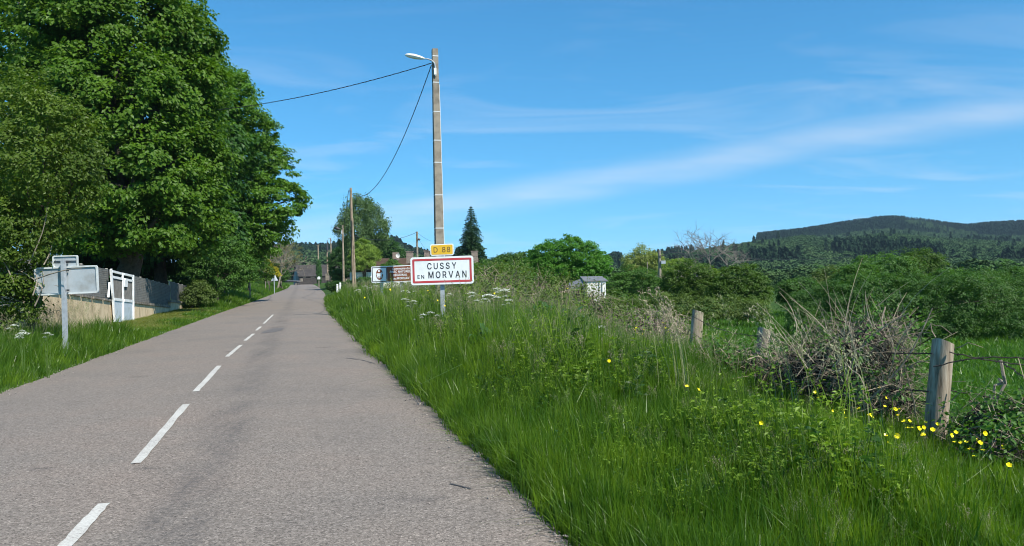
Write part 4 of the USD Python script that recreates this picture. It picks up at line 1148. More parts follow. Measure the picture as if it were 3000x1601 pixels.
# the big trees behind the wall
plant('lime_tree', 'huge dark green broadleaf tree overhanging the mesh fence and gate', 'tree', 340, 38.5,
      [(300, -90, 3.4, 1.0), (395, 90, 3.0, 0), (470, 150, 2.3, 0.5), (250, 130, 3.2, -1), (470, 320, 2.7, 0), (330, 330, 3.2, -2.0), (200, 330, 2.8, -1), (505, 480, 2.3, 0), (390, 520, 2.7, -2.2), (270, 540, 2.6, -2.0),
       (545, 620, 1.7, -0.5), (460, 640, 1.6, -2.6), (350, 660, 1.6, -2.8), (250, 660, 1.5, -2.6), (600, 480, 1.0, 0.5), (575, 260, 1.3, 0), (560, 130, 1.3, 0.5), (400, 400, 3.6, 4.0), (400, 150, 3.6, 4.5), (400, 620, 2.4, 4.0), (250, 500, 3.4, 4.0), (560, 690, 1.2, 1.0), (180, 560, 2.2, -1.5)],
      LF['lime'], 2300, 78, 0.20, 0.68, 21, r0=0.42, flat=0.55, aspect=0.75, limbs=16, ragged=0.22, upbias=0.45)
plant('oak_tree', 'bright green oak with ragged outline leaning over the road', 'tree', 636, 57.0,
      [(650, 300, 2.2, 0), (700, 370, 2.3, -1), (735, 470, 2.0, 0), (790, 500, 1.7, 0.6), (838, 590, 1.25, 0), (790, 610, 1.5, -0.8), (700, 560, 2.2, -1.6), (740, 690, 1.7, -1), (800, 680, 1.2, 0.4), (660, 450, 2.4, 0), (650, 620, 2.2, -1), (640, 730, 1.9, -1.4), (700, 770, 1.5, -0.6), (655, 250, 1.5, 1), (760, 400, 1.0, 0.3), (610, 380, 2.5, 2.5), (690, 640, 2.2, 3)],
      LF['oak'], 1150, 58, 0.24, 0.62, 41, r0=0.40, flat=0.45, aspect=0.62, limbs=14, ragged=0.3)
plant('ash_tree', 'tall dark tree filling the top left corner behind the big broadleaf tree', 'tree', 80, 45.0,
      [(40, -40, 4.2, 0), (160, -60, 3.5, -1), (60, 150, 3.8, -1), (150, 260, 3.4, 0), (-80, 120, 4, 0), (30, 420, 4.0, 0), (180, 520, 3.5, 1), (60, 620, 3.0, 0), (-100, 400, 4, 0)],
      LF['lime'], 800, 50, 0.30, 0.85, 61, r0=0.4, flat=0.45, aspect=0.7, limbs=8)
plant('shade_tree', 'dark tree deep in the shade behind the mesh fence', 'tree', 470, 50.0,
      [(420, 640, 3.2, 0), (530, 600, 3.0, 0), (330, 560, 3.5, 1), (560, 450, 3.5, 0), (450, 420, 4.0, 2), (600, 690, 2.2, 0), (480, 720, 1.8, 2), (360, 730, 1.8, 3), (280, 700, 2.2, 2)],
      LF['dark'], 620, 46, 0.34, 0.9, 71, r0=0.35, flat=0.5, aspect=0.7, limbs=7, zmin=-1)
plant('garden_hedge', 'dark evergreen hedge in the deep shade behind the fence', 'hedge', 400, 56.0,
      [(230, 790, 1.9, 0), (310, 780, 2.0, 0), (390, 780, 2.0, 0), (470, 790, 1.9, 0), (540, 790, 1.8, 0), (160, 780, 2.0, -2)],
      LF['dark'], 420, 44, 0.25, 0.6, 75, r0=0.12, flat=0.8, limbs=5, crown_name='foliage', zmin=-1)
plant('hazel_shrub', 'tall yellowish green shrub in front of the fence end at far left', 'shrub', 55, 16.3,
      [(50, 330, 0.74, 0.3), (140, 370, 0.66, 0), (205, 430, 0.55, 0.2), (240, 480, 0.39, 0), (60, 480, 0.82, -0.2), (150, 510, 0.66, -0.3), (235, 560, 0.33, 0), (70, 620, 0.74, -0.3), (160, 620, 0.55, 0), (20, 740, 0.62, -0.2), (85, 720, 0.43, -0.2), (-60, 500, 0.94, 0), (-40, 850, 0.70, 0), (30, 850, 0.43, -0.3), (-70, 700, 0.86, 0), (75, 790, 0.33, -0.2), (95, 830, 0.22, 0), (60, 890, 0.35, -0.2), (20, 900, 0.47, 0)],
      LF['hazel'], 980, 42, 0.080, 0.26, 81, r0=0.08, flat=0.6, aspect=0.55, limbs=12, ragged=0.45, upbias=0.35, droop=0.0)
rng = np.random.default_rng(8)
m = MB()
for k in range(26):
    a = at(rng.uniform(-20, 130), rng.uniform(760, 900), 16.0 + rng.uniform(-0.4, 0.4)); d = rnd_dirs(rng, 1)[0] * [0.9, 0.4, 1.0]; d[2] = abs(d[2]) * 0.9 + 0.15
    L_ = rng.uniform(0.5, 1.5); p = np.array([a + d * L_ * s + np.array([0.1 * math.sin(3 * s), 0, -0.25 * s * s]) for s in np.linspace(0, 1, 5)])
    m.tube(p, np.linspace(0.016, 0.005, 5), 4)
t = thing('bare_canes', 'pale leafless canes arching out of the shrub at far left', 'canes', at(40, 900, 16.0)); part('canes', m.get(), M_paleb, t)

SH = [  # name, label, category, px, Y, lobes, leaf, clumps, per, leaf size, spray, r0, extra
    ('bank_shrub', 'dense green shrub at the far end of the mesh fence', 'shrub', 640, 49.0, [(590, 770, 1.15), (650, 745, 1.3), (620, 830, 0.9), (660, 815, 1.0), (570, 845, 0.6), (700, 790, 1.0)], 'shrub', 420, 36, 0.13, 0.34, 0.09, {}),
    ('bank_shrub', 'brownish low shrub covering the last fence posts', 'shrub', 560, 45.5, [(555, 868, 0.42), (585, 850, 0.5), (610, 870, 0.45), (575, 885, 0.3)], 'bramble', 170, 30, 0.10, 0.24, 0.05, {}),
    ('bank_shrub', 'tall bright green shrub below the oak beside the stake', 'shrub', 730, 73.0, [(715, 790, 1.3), (750, 770, 1.2), (770, 800, 1.0), (735, 730, 1.2), (700, 750, 1.2), (690, 800, 1.0)], 'bright', 360, 34, 0.17, 0.4, 0.09, {}),
    ('broom_bush', 'yellow flowering broom bush above the triangular sign back', 'shrub', 796, 89.0, [(786, 775, 0.28), (790, 788, 0.42), (800, 798, 0.48), (810, 802, 0.36), (784, 764, 0.16), (793, 778, 0.2), (806, 790, 0.22), (816, 806, 0.22)], 'broom', 150, 30, 0.09, 0.16, 0.05, dict(ragged=0.5)),
    ('bank_shrub', 'dark bush behind the broom under the bare trees', 'shrub', 830, 118.0, [(805, 800, 1.2), (825, 808, 0.9), (790, 800, 1.3)], 'hedge', 220, 30, 0.25, 0.5, 0.1, {}),
    ('birch_tree', 'tall birch with drooping grey green foliage behind the wooden pole', 'tree', 1075, 104.0, [(1058, 618, 1.4), (1020, 640, 1.25), (1003, 670, 0.9), (1092, 632, 1.2), (1050, 680, 1.9), (1105, 670, 1.4), (1122, 665, 0.9), (1085, 720, 1.7), (1040, 730, 1.5), (1120, 700, 0.8), (1008, 705, 0.7), (1046, 590, 0.7), (1080, 595, 0.6), (1024, 600, 0.6)], 'birch', 780, 34, 0.21, 0.5, 0.2, dict(flat=1.5, droop=1.2, ragged=0.35, upbias=0.2)),
    ('plum_tree', 'light green rounded tree between the wooden poles and the bungalow', 'tree', 1068, 97.0, [(1072, 740, 1.2), (1048, 755, 1.0), (1090, 748, 0.9), (1062, 718, 0.8), (1075, 770, 0.9), (1050, 778, 0.8)], 'pale', 340, 32, 0.18, 0.4, 0.11, {}),
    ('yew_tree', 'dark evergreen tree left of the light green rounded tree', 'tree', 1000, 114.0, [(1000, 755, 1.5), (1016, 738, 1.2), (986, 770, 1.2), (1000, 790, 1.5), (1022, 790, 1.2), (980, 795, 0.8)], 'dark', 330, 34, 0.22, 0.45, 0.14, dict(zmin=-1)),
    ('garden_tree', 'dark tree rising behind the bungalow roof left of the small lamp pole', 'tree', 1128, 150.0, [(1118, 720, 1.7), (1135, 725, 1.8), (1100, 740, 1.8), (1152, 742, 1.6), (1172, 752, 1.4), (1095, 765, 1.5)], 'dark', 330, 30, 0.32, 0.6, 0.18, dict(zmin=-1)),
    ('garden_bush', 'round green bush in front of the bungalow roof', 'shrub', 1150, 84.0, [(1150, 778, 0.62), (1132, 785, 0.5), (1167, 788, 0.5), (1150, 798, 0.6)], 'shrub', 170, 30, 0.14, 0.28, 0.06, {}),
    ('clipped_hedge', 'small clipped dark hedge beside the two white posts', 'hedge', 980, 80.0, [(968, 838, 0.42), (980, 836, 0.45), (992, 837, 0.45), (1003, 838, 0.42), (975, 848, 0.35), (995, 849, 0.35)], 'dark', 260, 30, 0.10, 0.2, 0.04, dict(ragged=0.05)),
    ('garden_hedge', 'green hedge under the garage wall left of the brown park sign', 'hedge', 1060, 78.0, [(1040, 832, 0.45), (1060, 828, 0.5), (1080, 828, 0.5), (1100, 832, 0.5), (1022, 836, 0.4)], 'hedge', 220, 30, 0.12, 0.25, 0.05, {}),
    ('orchard_bush', 'yellow green garden bush between the brown pole and the leaning poles', 'shrub', 988, 108.0, [(984, 808, 0.7), (996, 804, 0.7), (990, 818, 0.6)], 'bright', 120, 28, 0.2, 0.36, 0.05, {}),
    ('tall_hedge', 'dark green hedge between the town sign and the round tree', 'hedge', 1470, 61.0, [(1445, 795, 0.85), (1475, 785, 0.9), (1500, 778, 0.95), (1525, 778, 1.0), (1550, 790, 1.0), (1425, 822, 0.7), (1470, 815, 1.0), (1530, 820, 1.0)], 'hedge', 420, 34, 0.15, 0.36, 0.10, {}),
    ('round_tree', 'broad bright green dome shaped tree above the white shed', 'tree', 1655, 59.0, [(1590, 765, 1.2), (1625, 745, 1.1), (1670, 740, 1.15), (1715, 752, 1.1), (1752, 775, 0.95), (1565, 790, 0.9), (1610, 790, 1.25), (1660, 785, 1.3), (1710, 792, 1.15), (1745, 805, 0.8), (1640, 812, 0.9), (1580, 812, 0.7)], 'round', 760, 44, 0.15, 0.36, 0.16, dict(upbias=0.35, ragged=0.3)),
    ('willow_tree', 'pale feathery willow behind the transformer pole', 'tree', 1880, 110.0, [(1850, 772, 1.2), (1880, 752, 1.35), (1912, 760, 1.2), (1865, 800, 1.3), (1900, 800, 1.3), (1930, 785, 1.0)], 'willow', 340, 32, 0.24, 0.5, 0.14, dict(flat=1.1, droop=0.8)),
    ('field_maple', 'yellow green tree right of the transformer pole', 'tree', 1975, 98.0, [(1955, 790, 1.0), (1985, 785, 1.1), (2010, 800, 1.2), (2045, 805, 1.2), (2080, 808, 1.1), (1960, 815, 1.0)], 'pale', 320, 32, 0.21, 0.44, 0.11, {}),
    ('field_shrub', 'green leafy shrub right of the white shed', 'shrub', 1850, 47.0, [(1815, 832, 0.62), (1850, 815, 0.62), (1885, 815, 0.62), (1830, 875, 0.62), (1880, 860, 0.7), (1920, 840, 0.6), (1800, 868, 0.42), (1905, 880, 0.6)], 'shrub', 420, 36, 0.10, 0.27, 0.06, {}),
    ('field_shrub', 'bright green shrub below the bare tree on the right', 'shrub', 2020, 40.0, [(1985, 815, 0.62), (2025, 800, 0.62), (2060, 808, 0.55), (2005, 860, 0.66), (2050, 855, 0.66), (1965, 850, 0.6), (2085, 830, 0.5)], 'bright', 380, 34, 0.10, 0.27, 0.06, {}),
    ('field_shrub', 'rounded leafy shrub standing nearest the valley gap', 'shrub', 2180, 38.0, [(2145, 820, 0.62), (2185, 812, 0.6), (2220, 830, 0.5), (2160, 865, 0.66), (2205, 868, 0.62), (2120, 850, 0.55), (2235, 860, 0.42)], 'bright', 380, 34, 0.10, 0.27, 0.06, {}),
    ('thorn_thicket', 'brownish thorn thicket below the leafy shrubs at the pasture edge', 'thicket', 2080, 33.0, [(1800, 915, 0.6), (1860, 915, 0.62), (1930, 905, 0.65), (2000, 910, 0.62), (2070, 912, 0.6), (2140, 915, 0.6), (2205, 918, 0.55)], 'bramble', 560, 34, 0.085, 0.25, 0.04, dict(zmin=-0.5)),
]
for k, (nm, lab, cat, px, Y, lobes, lf, cl, per, sz, cr, r0, kw) in enumerate(SH):
    rg_ = np.random.default_rng(900 + k)
    lobes = [(a, b, r, rg_.uniform(-0.5, 0.5) * r) for a, b, r in lobes]
    plant(nm, lab, cat, px, Y, lobes, LF[lf], cl, per, sz, cr, 300 + k * 7, r0=r0, limbs=6, **kw)

# the far hedge line along the pasture and the trees behind it
rg_ = np.random.default_rng(77)
hl = [(2345, 905, 0.5), (2400, 890, 0.6), (2460, 880, 0.65), (2530, 876, 0.7), (2600, 872, 0.75), (2670, 872, 0.78), (2740, 875, 0.8), (2810, 878, 0.85), (2880, 880, 0.85), (2950, 885, 0.9), (3030, 885, 0.95), (3110, 890, 1.0),
      (2360, 950, 0.55), (2430, 950, 0.6), (2510, 945, 0.65), (2590, 945, 0.7), (2680, 945, 0.75), (2770, 950, 0.8), (2860, 955, 0.85), (2950, 960, 0.9), (3050, 965, 0.95)]
plant('field_hedge', 'long dark green hedge closing the pasture on the right', 'hedge', 2700, 25.5, [(a, b, r, rg_.uniform(-0.4, 0.6)) for a, b, r in hl], LF['hedge'], 1500, 64, 0.062, 0.24, 501, r0=0.05, limbs=14, crown_name='foliage', zmin=-0.7)
FT = [('dark green', (2345, 862, 0.75), 40, 'hedge', 'low dark bush at the valley end of the field hedge'), ('pale', (2440, 838, 1.0), 46, 'bramble', 'dull olive bush rising behind the field hedge'), ('green', (2520, 828, 1.0), 44, 'shrub', 'mid green bush behind the middle of the field hedge'),
      ('green', (2600, 806, 1.3), 46, 'shrub', 'leafy green tree left of the bright tree behind the field hedge'), ('bright', (2700, 800, 1.35), 47, 'bright', 'bright yellow green tree topping the field hedge'), ('green', (2790, 842, 1.1), 45, 'shrub', 'green tree just right of the bright tree behind the hedge'),
      ('dark', (2880, 850, 1.1), 43, 'hedge', 'dark bushy tree behind the right part of the field hedge'), ('dark', (2970, 848, 1.2), 43, 'hedge', 'dark tree behind the field hedge at the right edge')]
for k, (_, (px, py, r), Y, lf, lab) in enumerate(FT):
    rg_ = np.random.default_rng(640 + k)
    sc = F / Y
    lob = [(px, py, r, 0)] + [(px + rg_.uniform(-0.9, 0.9) * r * sc, py + rg_.uniform(-0.25, 0.7) * r * sc, r * rg_.uniform(0.55, 0.8), rg_.uniform(-0.5, 0.5)) for _ in range(6)]
    plant('hedgerow_tree', lab, 'tree', px, Y, lob, LF[lf], 300, 36, 0.12, 0.32, 660 + 3 * k, r0=0.09, limbs=5, group=None)
VT = [(2275, 850, 5, 'green tree low in the valley at the left of the valley gap'), (2330, 838, 6, 'second green tree from the left in the valley gap'), (2400, 812, 6.5, 'rounded tree in the valley above the olive bush'), (2470, 806, 6, 'tree in the valley left of the bright hedgerow tree'), (2545, 800, 6, 'valley tree whose top shows left of the leafy green tree'), (2250, 822, 5, 'distant tree just above the rounded leafy shrub'), (2850, 806, 6, 'valley tree showing above the hedge right of the bright tree'), (2940, 800, 7, 'large valley tree above the hedge near the right edge'), (3010, 812, 6, 'valley tree cut by the right edge of the view')]
for k, (px, py, r, lab) in enumerate(VT):
    rg_ = np.random.default_rng(740 + k); Y = 330.0; sc = F / Y
    lob = [(px, py, r * 0.75, 0)] + [(px + rg_.uniform(-1, 1) * r * sc * 0.8, py + rg_.uniform(0.1, 0.9) * r * sc, r * rg_.uniform(0.5, 0.7), rg_.uniform(-3, 3)) for _ in range(6)]
    plant('valley_tree', lab, 'tree', px, Y, lob, LF['shrub' if k % 3 else 'hedge'], 330, 24, 0.8, 1.5, 760 + 3 * k, r0=0.5, limbs=4)

# conifers
def conifer(name, label, px, pyt, Y, radius, seed, leaf=LF['conifer'], base_z=None, **kw):
    T = at(px, pyt, Y); g = float(land(T[0], Y)) if base_z is None else base_z
    t = thing(name, label, 'tree', (T[0], Y, g))
    tr, cr_ = conifer_mesh((T[0], Y, g), T[2] - g, radius, seed, **kw)
    part('trunk', tr, M_bark, t); part('crown', cr_, leaf, t)
    return t


sp_ = conifer('spruce_tree', 'dark pointed spruce behind the town sign', 1380, 603, 100.0, 2.75, 91, whorls=40, per=26, needle=0.42)
cy = at(934, 765, 140.0); g = float(land(cy[0], 140.0)); hh = cy[2] - g
t = thing('cypress_tree', 'narrow columnar cypress standing in front of the barn roof', 'tree', (cy[0], 140.0, g))
m = MB(); m.tube([(cy[0], 140, g - 0.1), (cy[0], 140, g + hh * 0.8)], [0.1, 0.03], 6); part('trunk', m.get(), M_bark, t)
part('crown', crown([(cy[0], 140.0, g + 0.25 + hh * s, 0.56 * math.sin(math.pi * min(1, 0.25 + 0.75 * (1 - s) + 0.02)) ** 0.8 * (0.35 + 0.75 * (1 - s)) + 0.1) for s in np.linspace(0.12, 0.93, 9)], 360, 24, 0.15, 0.16, 95, flat=1.6, upbias=0.2, droop=-0.8, ragged=0.04, aspect=0.4), LF['cypress'], t)

# bare trees: twigs only, a little withered leaf
for k, (px, py, Y, h, lab, lean_, lf) in enumerate([
        (813, 834, 112.0, 8.6, 'bare brownish tree with two pale stems left of the barn', (0.30, 0), True), (818, 834, 121.0, 8.6, 'leafless twiggy tree leaning towards the barn gable', (0.42, 0), True), (792, 832, 115.0, 7.2, 'bare tree half hidden behind the oak', (-0.1, 0), True),
        (1338, 800, 84.0, 3.7, 'small dead grey tree just left of the spruce', (0.0, 0), False),
        (2095, 830, 88.0, 8.8, 'bare leafless tree standing out against the hill on the right', (0.05, 0), False), (2050, 830, 89.0, 8.4, 'slender bare tree just right of the transformer pole', (-0.1, 0), False)]):
    b = at(px, py, Y); g = float(land(b[0], Y)) if px < 1300 else b[2] - 0.5
    g = min(g, b[2])
    t = thing('bare_tree', lab, 'tree', (b[0], Y, g))
    part('branches', bare_branches((b[0], Y, g), h, 120 + k, 0.82 if k > 3 else 0.6, 4, kids=5 if k < 3 else 4, lean=lean_, r0=h * 0.016), M_greyb if not lf else M_paleb, t)
    if lf:
        part('crown', crown([(b[0] + h * 0.1 * s, Y, g + h * z_, h * 0.22) for s, z_ in ((0, 0.5), (1.6, 0.6), (0.8, 0.72))], 60, 18, 0.2, 0.5, 130 + k, ragged=0.5), LF['brown'], t)

# ------------------------------------------------------------------ woods on the hills
def proto_tree(path, kind, seed):
    rng = np.random.default_rng(seed)
    if kind == 'fir':
        m = MB(); C, N, A = [], [], []
        for h in np.linspace(0.06, 0.985, 17):
            r = 0.20 * (1 - h) ** 0.75 + 0.01
            k = int(5 + 9 * (1 - h))
            th = rng.random(k) * 2 * np.pi
            d = np.stack([np.cos(th), np.sin(th), np.zeros(k)], 1)
            C.append(d * (r * rng.uniform(0.4, 0.8, k))[:, None] + [0, 0, h]); N.append(d * 0.7 + [0, 0, 0.8] + rng.normal(size=(k, 3)) * 0.2); A.append(d - [0, 0, 0.6])
        C, N, A = np.vstack(C), np.vstack(N), np.vstack(A)
        v, f = leaf_quads(C, N, A, 0.17 * rng.uniform(0.7, 1.2, len(C)), 0.11)
        m.add(v, f); m.tube([(0, 0, -0.1), (0, 0, 0.9)], [0.018, 0.004], 4)
        v, f = m.get()
    else:
        L = [(0, 0, 0.62, 0.30)] + [(rng.uniform(-0.2, 0.2), rng.uniform(-0.2, 0.2), rng.uniform(0.4, 0.8), rng.uniform(0.15, 0.22)) for _ in range(5)]
        v, f = crown(L, 60, 7, 0.095, 0.09, seed, aspect=0.8, ragged=0.1, inner=0.0)
        m = MB(); m.add(v, f); m.tube([(0, 0, -0.15), (0, 0, 0.6)], [0.03, 0.012], 4); v, f = m.get()
    return v, f


def instancer(name, protos, pos, idx, rot, scl, label=None, cat=None, tilt=None):
    pi = UsdGeom.PointInstancer.Define(stage, path_for(name))
    p = pi.GetPath().pathString
    rel = pi.CreatePrototypesRel()
    for pname, (v, f), m_, sm in protos:
        g = usdkit.mesh(stage, p + '/' + pname, (v, f), m_, smooth=sm)
        rel.AddTarget(g.GetPath())
    pi.CreateProtoIndicesAttr(Vt.IntArray.FromNumpy(np.asarray(idx, np.int32)))
    pi.CreatePositionsAttr(Vt.Vec3fArray.FromNumpy(np.asarray(pos, np.float32)))
    h = np.asarray(rot, float) / 2
    if tilt is None:
        qz = np.stack([np.zeros_like(h), np.zeros_like(h), np.sin(h), np.cos(h)], 1)
    else:
        ta, th = np.asarray(tilt[0]) / 2, np.asarray(tilt[1])          # tilt angle about a level axis, after the turn
        ax_, ay_ = np.cos(th) * np.sin(ta), np.sin(th) * np.sin(ta); w1 = np.cos(ta)
        sz, cz = np.sin(h), np.cos(h)
        qz = np.stack([ax_ * cz + ay_ * sz, ay_ * cz - ax_ * sz, w1 * sz, w1 * cz], 1)
    pi.CreateOrientationsAttr(Vt.QuathArray.FromNumpy(qz.astype(np.float16)))
    scl = np.asarray(scl, float)
    if scl.ndim == 1:
        scl = np.stack([scl] * 3, 1)
    pi.CreateScalesAttr(Vt.Vec3fArray.FromNumpy(scl.astype(np.float32)))
    tag(pi, label, cat, kind='stuff')
    return pi


def wood_mat(name, cols):
    cols = [np.array(c) for c in cols]
    return mat(name, {'g': ('geometry', {}), 'oi': ('object_info', {}), 'n': ('noise_texture', {'scale': 0.011, 'detail': 3.0}), 'm': ('math', {'math_type': 'multiply_add', 'value2': 0.6, 'value3': -0.05}), 'a': ('math', {'math_type': 'multiply_add', 'value2': 0.45}),
                      'r': ('rgb_ramp', {'ramp': [(i / (len(cols) - 1), tuple(c)) for i, c in enumerate(cols)]}), 'd': ('principled_bsdf', {'roughness': 0.9, 'specular_ior_level': 0.1})},
               [('g.position', 'n.vector'), ('oi.random', 'm.value1'), ('n.fac', 'a.value1'), ('m.value', 'a.value3'), ('a.value', 'r.fac'), ('r.color', 'd.base_color')], 'd.BSDF')


M_fir = wood_mat('far_fir', [(0.011, 0.030, 0.015), (0.019, 0.045, 0.022), (0.030, 0.062, 0.029)])
M_broad = wood_mat('far_broadleaf', [(0.030, 0.068, 0.024), (0.047, 0.096, 0.032), (0.066, 0.118, 0.040), (0.088, 0.135, 0.050)])
rng = np.random.default_rng(2024)
prot = [('fir', proto_tree('', 'fir', 1), M_fir, False), ('fir_tall', proto_tree('', 'fir', 2), M_fir, False), ('broadleaf', proto_tree('', 'b', 3), M_broad, False), ('broadleaf_wide', proto_tree('', 'b', 4), M_broad, False), ('broadleaf_tall', proto_tree('', 'b', 5), M_broad, False)]
N_ = 62000
ta_ = rng.uniform(-0.40, 0.80, N_)
# even in area: density grows with distance squared over the sector, thinned far off
Yd = np.sqrt(rng.uniform(440 ** 2, 1800 ** 2, N_))
keep = np.where(ta_ < 0.02, (Yd < 1040) & (Yd > 430), True)
ta_, Yd = ta_[keep], Yd[keep]
Xd = ta_ * Yd
zd = land(Xd, Yd)
sky1 = np.interp(ta_, *FR); sky2 = np.interp(ta_, *BK)
pn = meshkit.fbm(np.stack([Xd / 150, Yd / 260, Xd * 0], -1), 3, 9)
top_share = np.where(Yd > D1, (zd - sky1) / np.maximum(sky2 - sky1, 8), 0)
fir = (pn > 0.70) | ((Yd > D1 + 300) & (pn > 0.46 - 0.16 * (ta_ < 0.5))) | ((ta_ < -0.05) & (zd > sky1 - 6)) | ((np.abs(ta_ - 0.128) < 0.012) & (zd > sky1 - 12)) | (rng.random(len(ta_)) < 0.012)
hgt = np.where(fir, rng.uniform(13, 21, len(ta_)), rng.uniform(9, 15, len(ta_)))
idx = np.where(fir, rng.integers(0, 2, len(ta_)), rng.integers(2, 5, len(ta_)))
scl = np.stack([hgt * np.where(fir, rng.uniform(0.75, 1.15, len(ta_)), rng.uniform(0.8, 1.25, len(ta_)))] * 2 + [hgt], 1)
instancer('hill_woods', prot, np.stack([Xd, Yd, zd - 0.5], 1), idx, rng.uniform(0, 6.28, len(ta_)), scl, 'mixed dark wood of firs and broadleaf trees covering the hills on the horizon', 'woodland')
# scrub and hedges in the valley bottom
N_ = 2600
ta_ = rng.uniform(0.12, 0.80, N_); Yd = np.sqrt(rng.uniform(90 ** 2, 440 ** 2, N_)); Xd = ta_ * Yd
pn = meshkit.fbm(np.stack([Xd / 40, Yd / 90, Xd * 0], -1), 3, 19)
k = (pn > 0.47) | (Yd > 340)
k &= Yd > 120
ta_, Yd, Xd = ta_[k], Yd[k], Xd[k]
hgt = rng.uniform(3.5, 8, len(Xd)) * np.interp(Yd, [100, 250], [0.55, 1.0])
instancer('valley_scrub', [p for p in prot[2:]], np.stack([Xd, Yd, land(Xd, Yd) - 0.3], 1), rng.integers(0, 3, len(Xd)), rng.uniform(0, 6.28, len(Xd)), np.stack([hgt * 1.2, hgt * 1.2, hgt], 1), 'scattered green trees and scrub filling the valley below the hills', 'woodland')

# ------------------------------------------------------------------ grasses and herbs
def blades(rng, n, spread, h0, h1, width, lean, curl, segs=3, base=(0, 0)):
    """n curved tapering grass blades."""
    hs = rng.uniform(h0, h1, n)
    th = rng.random(n) * 2 * np.pi
    r = spread * np.sqrt(rng.random(n)); ph = rng.random(n) * 2 * np.pi
    b = np.stack([r * np.cos(ph) + base[0], r * np.sin(ph) + base[1], np.zeros(n)], 1)
    d = np.stack([np.cos(th), np.sin(th), np.zeros(n)], 1)
    s = np.stack([-np.sin(th), np.cos(th), np.zeros(n)], 1)
    tw = rng.normal(size=n) * 0.5
    s = s * np.cos(tw)[:, None] + d * np.sin(tw)[:, None]
    le = lean * rng.uniform(0.3, 1.6, n); cu = curl * rng.uniform(0.2, 1.6, n)
    w = width * rng.uniform(0.6, 1.3, n)
    vs = []
    for k in range(segs + 1):
        q = k / segs
        c = b + d * ((le * q + cu * q ** 2.4) * hs)[:, None] + np.array([0, 0, 1]) * (hs * (q - 0.25 * cu * q ** 3))[:, None]
        ww = w * (1 - q ** 1.8) * (0.75 + 0.25 * min(1, q * 4))
        if k < segs:
            vs += [c - s * ww[:, None] / 2, c + s * ww[:, None] / 2]
        else:
            vs += [c]
    V = np.stack(vs, 1)
    m = V.shape[1]
    f = []
    for k in range(segs - 1):
        a = 2 * k
        f += [[a, a + 1, a + 3], [a, a + 3, a + 2]]
    a = 2 * (segs - 1)
    f += [[a, a + 1, a + 2]]
    F_ = (np.arange(n)[:, None, None] * m + np.array(f)[None]).reshape(-1, 3)
    return V.reshape(-1, 3), F_


def seed_stem(rng, m_stem, m_head, base, h, lean_dir, lean, r=0.0022, head=0.2, loose=0.035, k=26, big=1.0):
    q = np.linspace(0, 1, 6)[:, None]
    d = np.array([math.cos(lean_dir), math.sin(lean_dir), 0])
    P = np.array([base[0], base[1], 0]) + np.array([0, 0, h]) * q + d * lean * h * q ** 2.5
    m_stem.tube(P, np.linspace(r, r * 0.5, 6), 3, cap=False)
    t = rng.uniform(1 - head, 1.04, k)
    c = np.stack([np.interp(t, q[:, 0], P[:, j]) for j in range(3)], 1)
    c[:, :2] += d[:2] * ((t - 0.9) * 0.25)[:, None] * (t > 0.9)[:, None]
    c += rng.normal(size=(k, 3)) * loose * (1.15 - t)[:, None] / head * 0.9
    ax = np.array([0, 0, 1.0]) + d * lean * 2 + rng.normal(size=(k, 3)) * 0.35
    v, f = leaf_quads(c, rnd_dirs(rng, k), ax, 0.028 * big * rng.uniform(0.7, 1.3, k), 0.008 * big)
    m_head.add(v, f)


rng = np.random.default_rng(404)
heads = []
for k in range(4):
    mh = MB()
    for _ in range(4):
        seed_stem(rng, mh, mh, rng.normal(size=2) * 0.10, rng.uniform(0.8, 1.05), rng.random() * 6.28, rng.uniform(0.05, 0.3))
    heads.append(('seed_stems_%s' % 'abcd'[k], mh.get(), M_seedg if k < 3 else M_seed, False))


def herb(rng, h, pairs, leaf, aspect, bushy=0.12, stems=4):
    """Upright weed: leaning stems of unequal height with scattered three-part leaves."""
    ms = MB(); C, N, A, S = [], [], [], []
    for k in range(stems):
        b = np.append(rng.normal(size=2) * bushy * 0.7, 0); hh = h * rng.uniform(0.45, 1.05); th0 = rng.random() * 6.28
        d = np.array([math.cos(th0), math.sin(th0), 0]); q = np.linspace(0, 1, 5)[:, None]
        P = b + np.array([0, 0, hh]) * q + d * rng.uniform(0.05, 0.4) * hh * q ** 2 + rng.normal(size=3) * 0.03 * q * (1 - q) * 4
        ms.tube(P, np.linspace(0.0045, 0.002, 5), 3, cap=False)
        for t in rng.uniform(0.12, 1.0, pairs + 2):
            c = np.array([np.interp(t, q[:, 0], P[:, j]) for j in range(3)])
            a = rng.random() * 6.28; o = np.array([math.cos(a), math.sin(a), 0]); sd_ = np.array([-o[1], o[0], 0])
            s_ = leaf * (1.3 - 0.8 * t) * rng.uniform(0.5, 1.4); lift_ = rng.uniform(-0.5, 0.8)
            for w_ in (-1, 0, 1):
                ax = norm(o + sd_ * w_ * 0.8 + [0, 0, lift_ * (0.6 if w_ else 1.0)])
                C.append(c + o * s_ * 0.35 + ax * s_ * 0.35); N.append(np.array([0, 0, 1]) - ax * 0.2 + rng.normal(size=3) * 0.4); A.append(ax); S.append(s_ * (0.75 if w_ else 1.0))
    v, f = leaf_quads(np.array(C), np.array(N), np.array(A), np.array(S), np.array(S) * aspect)
    ms.add(v, f)
    return ms.get()


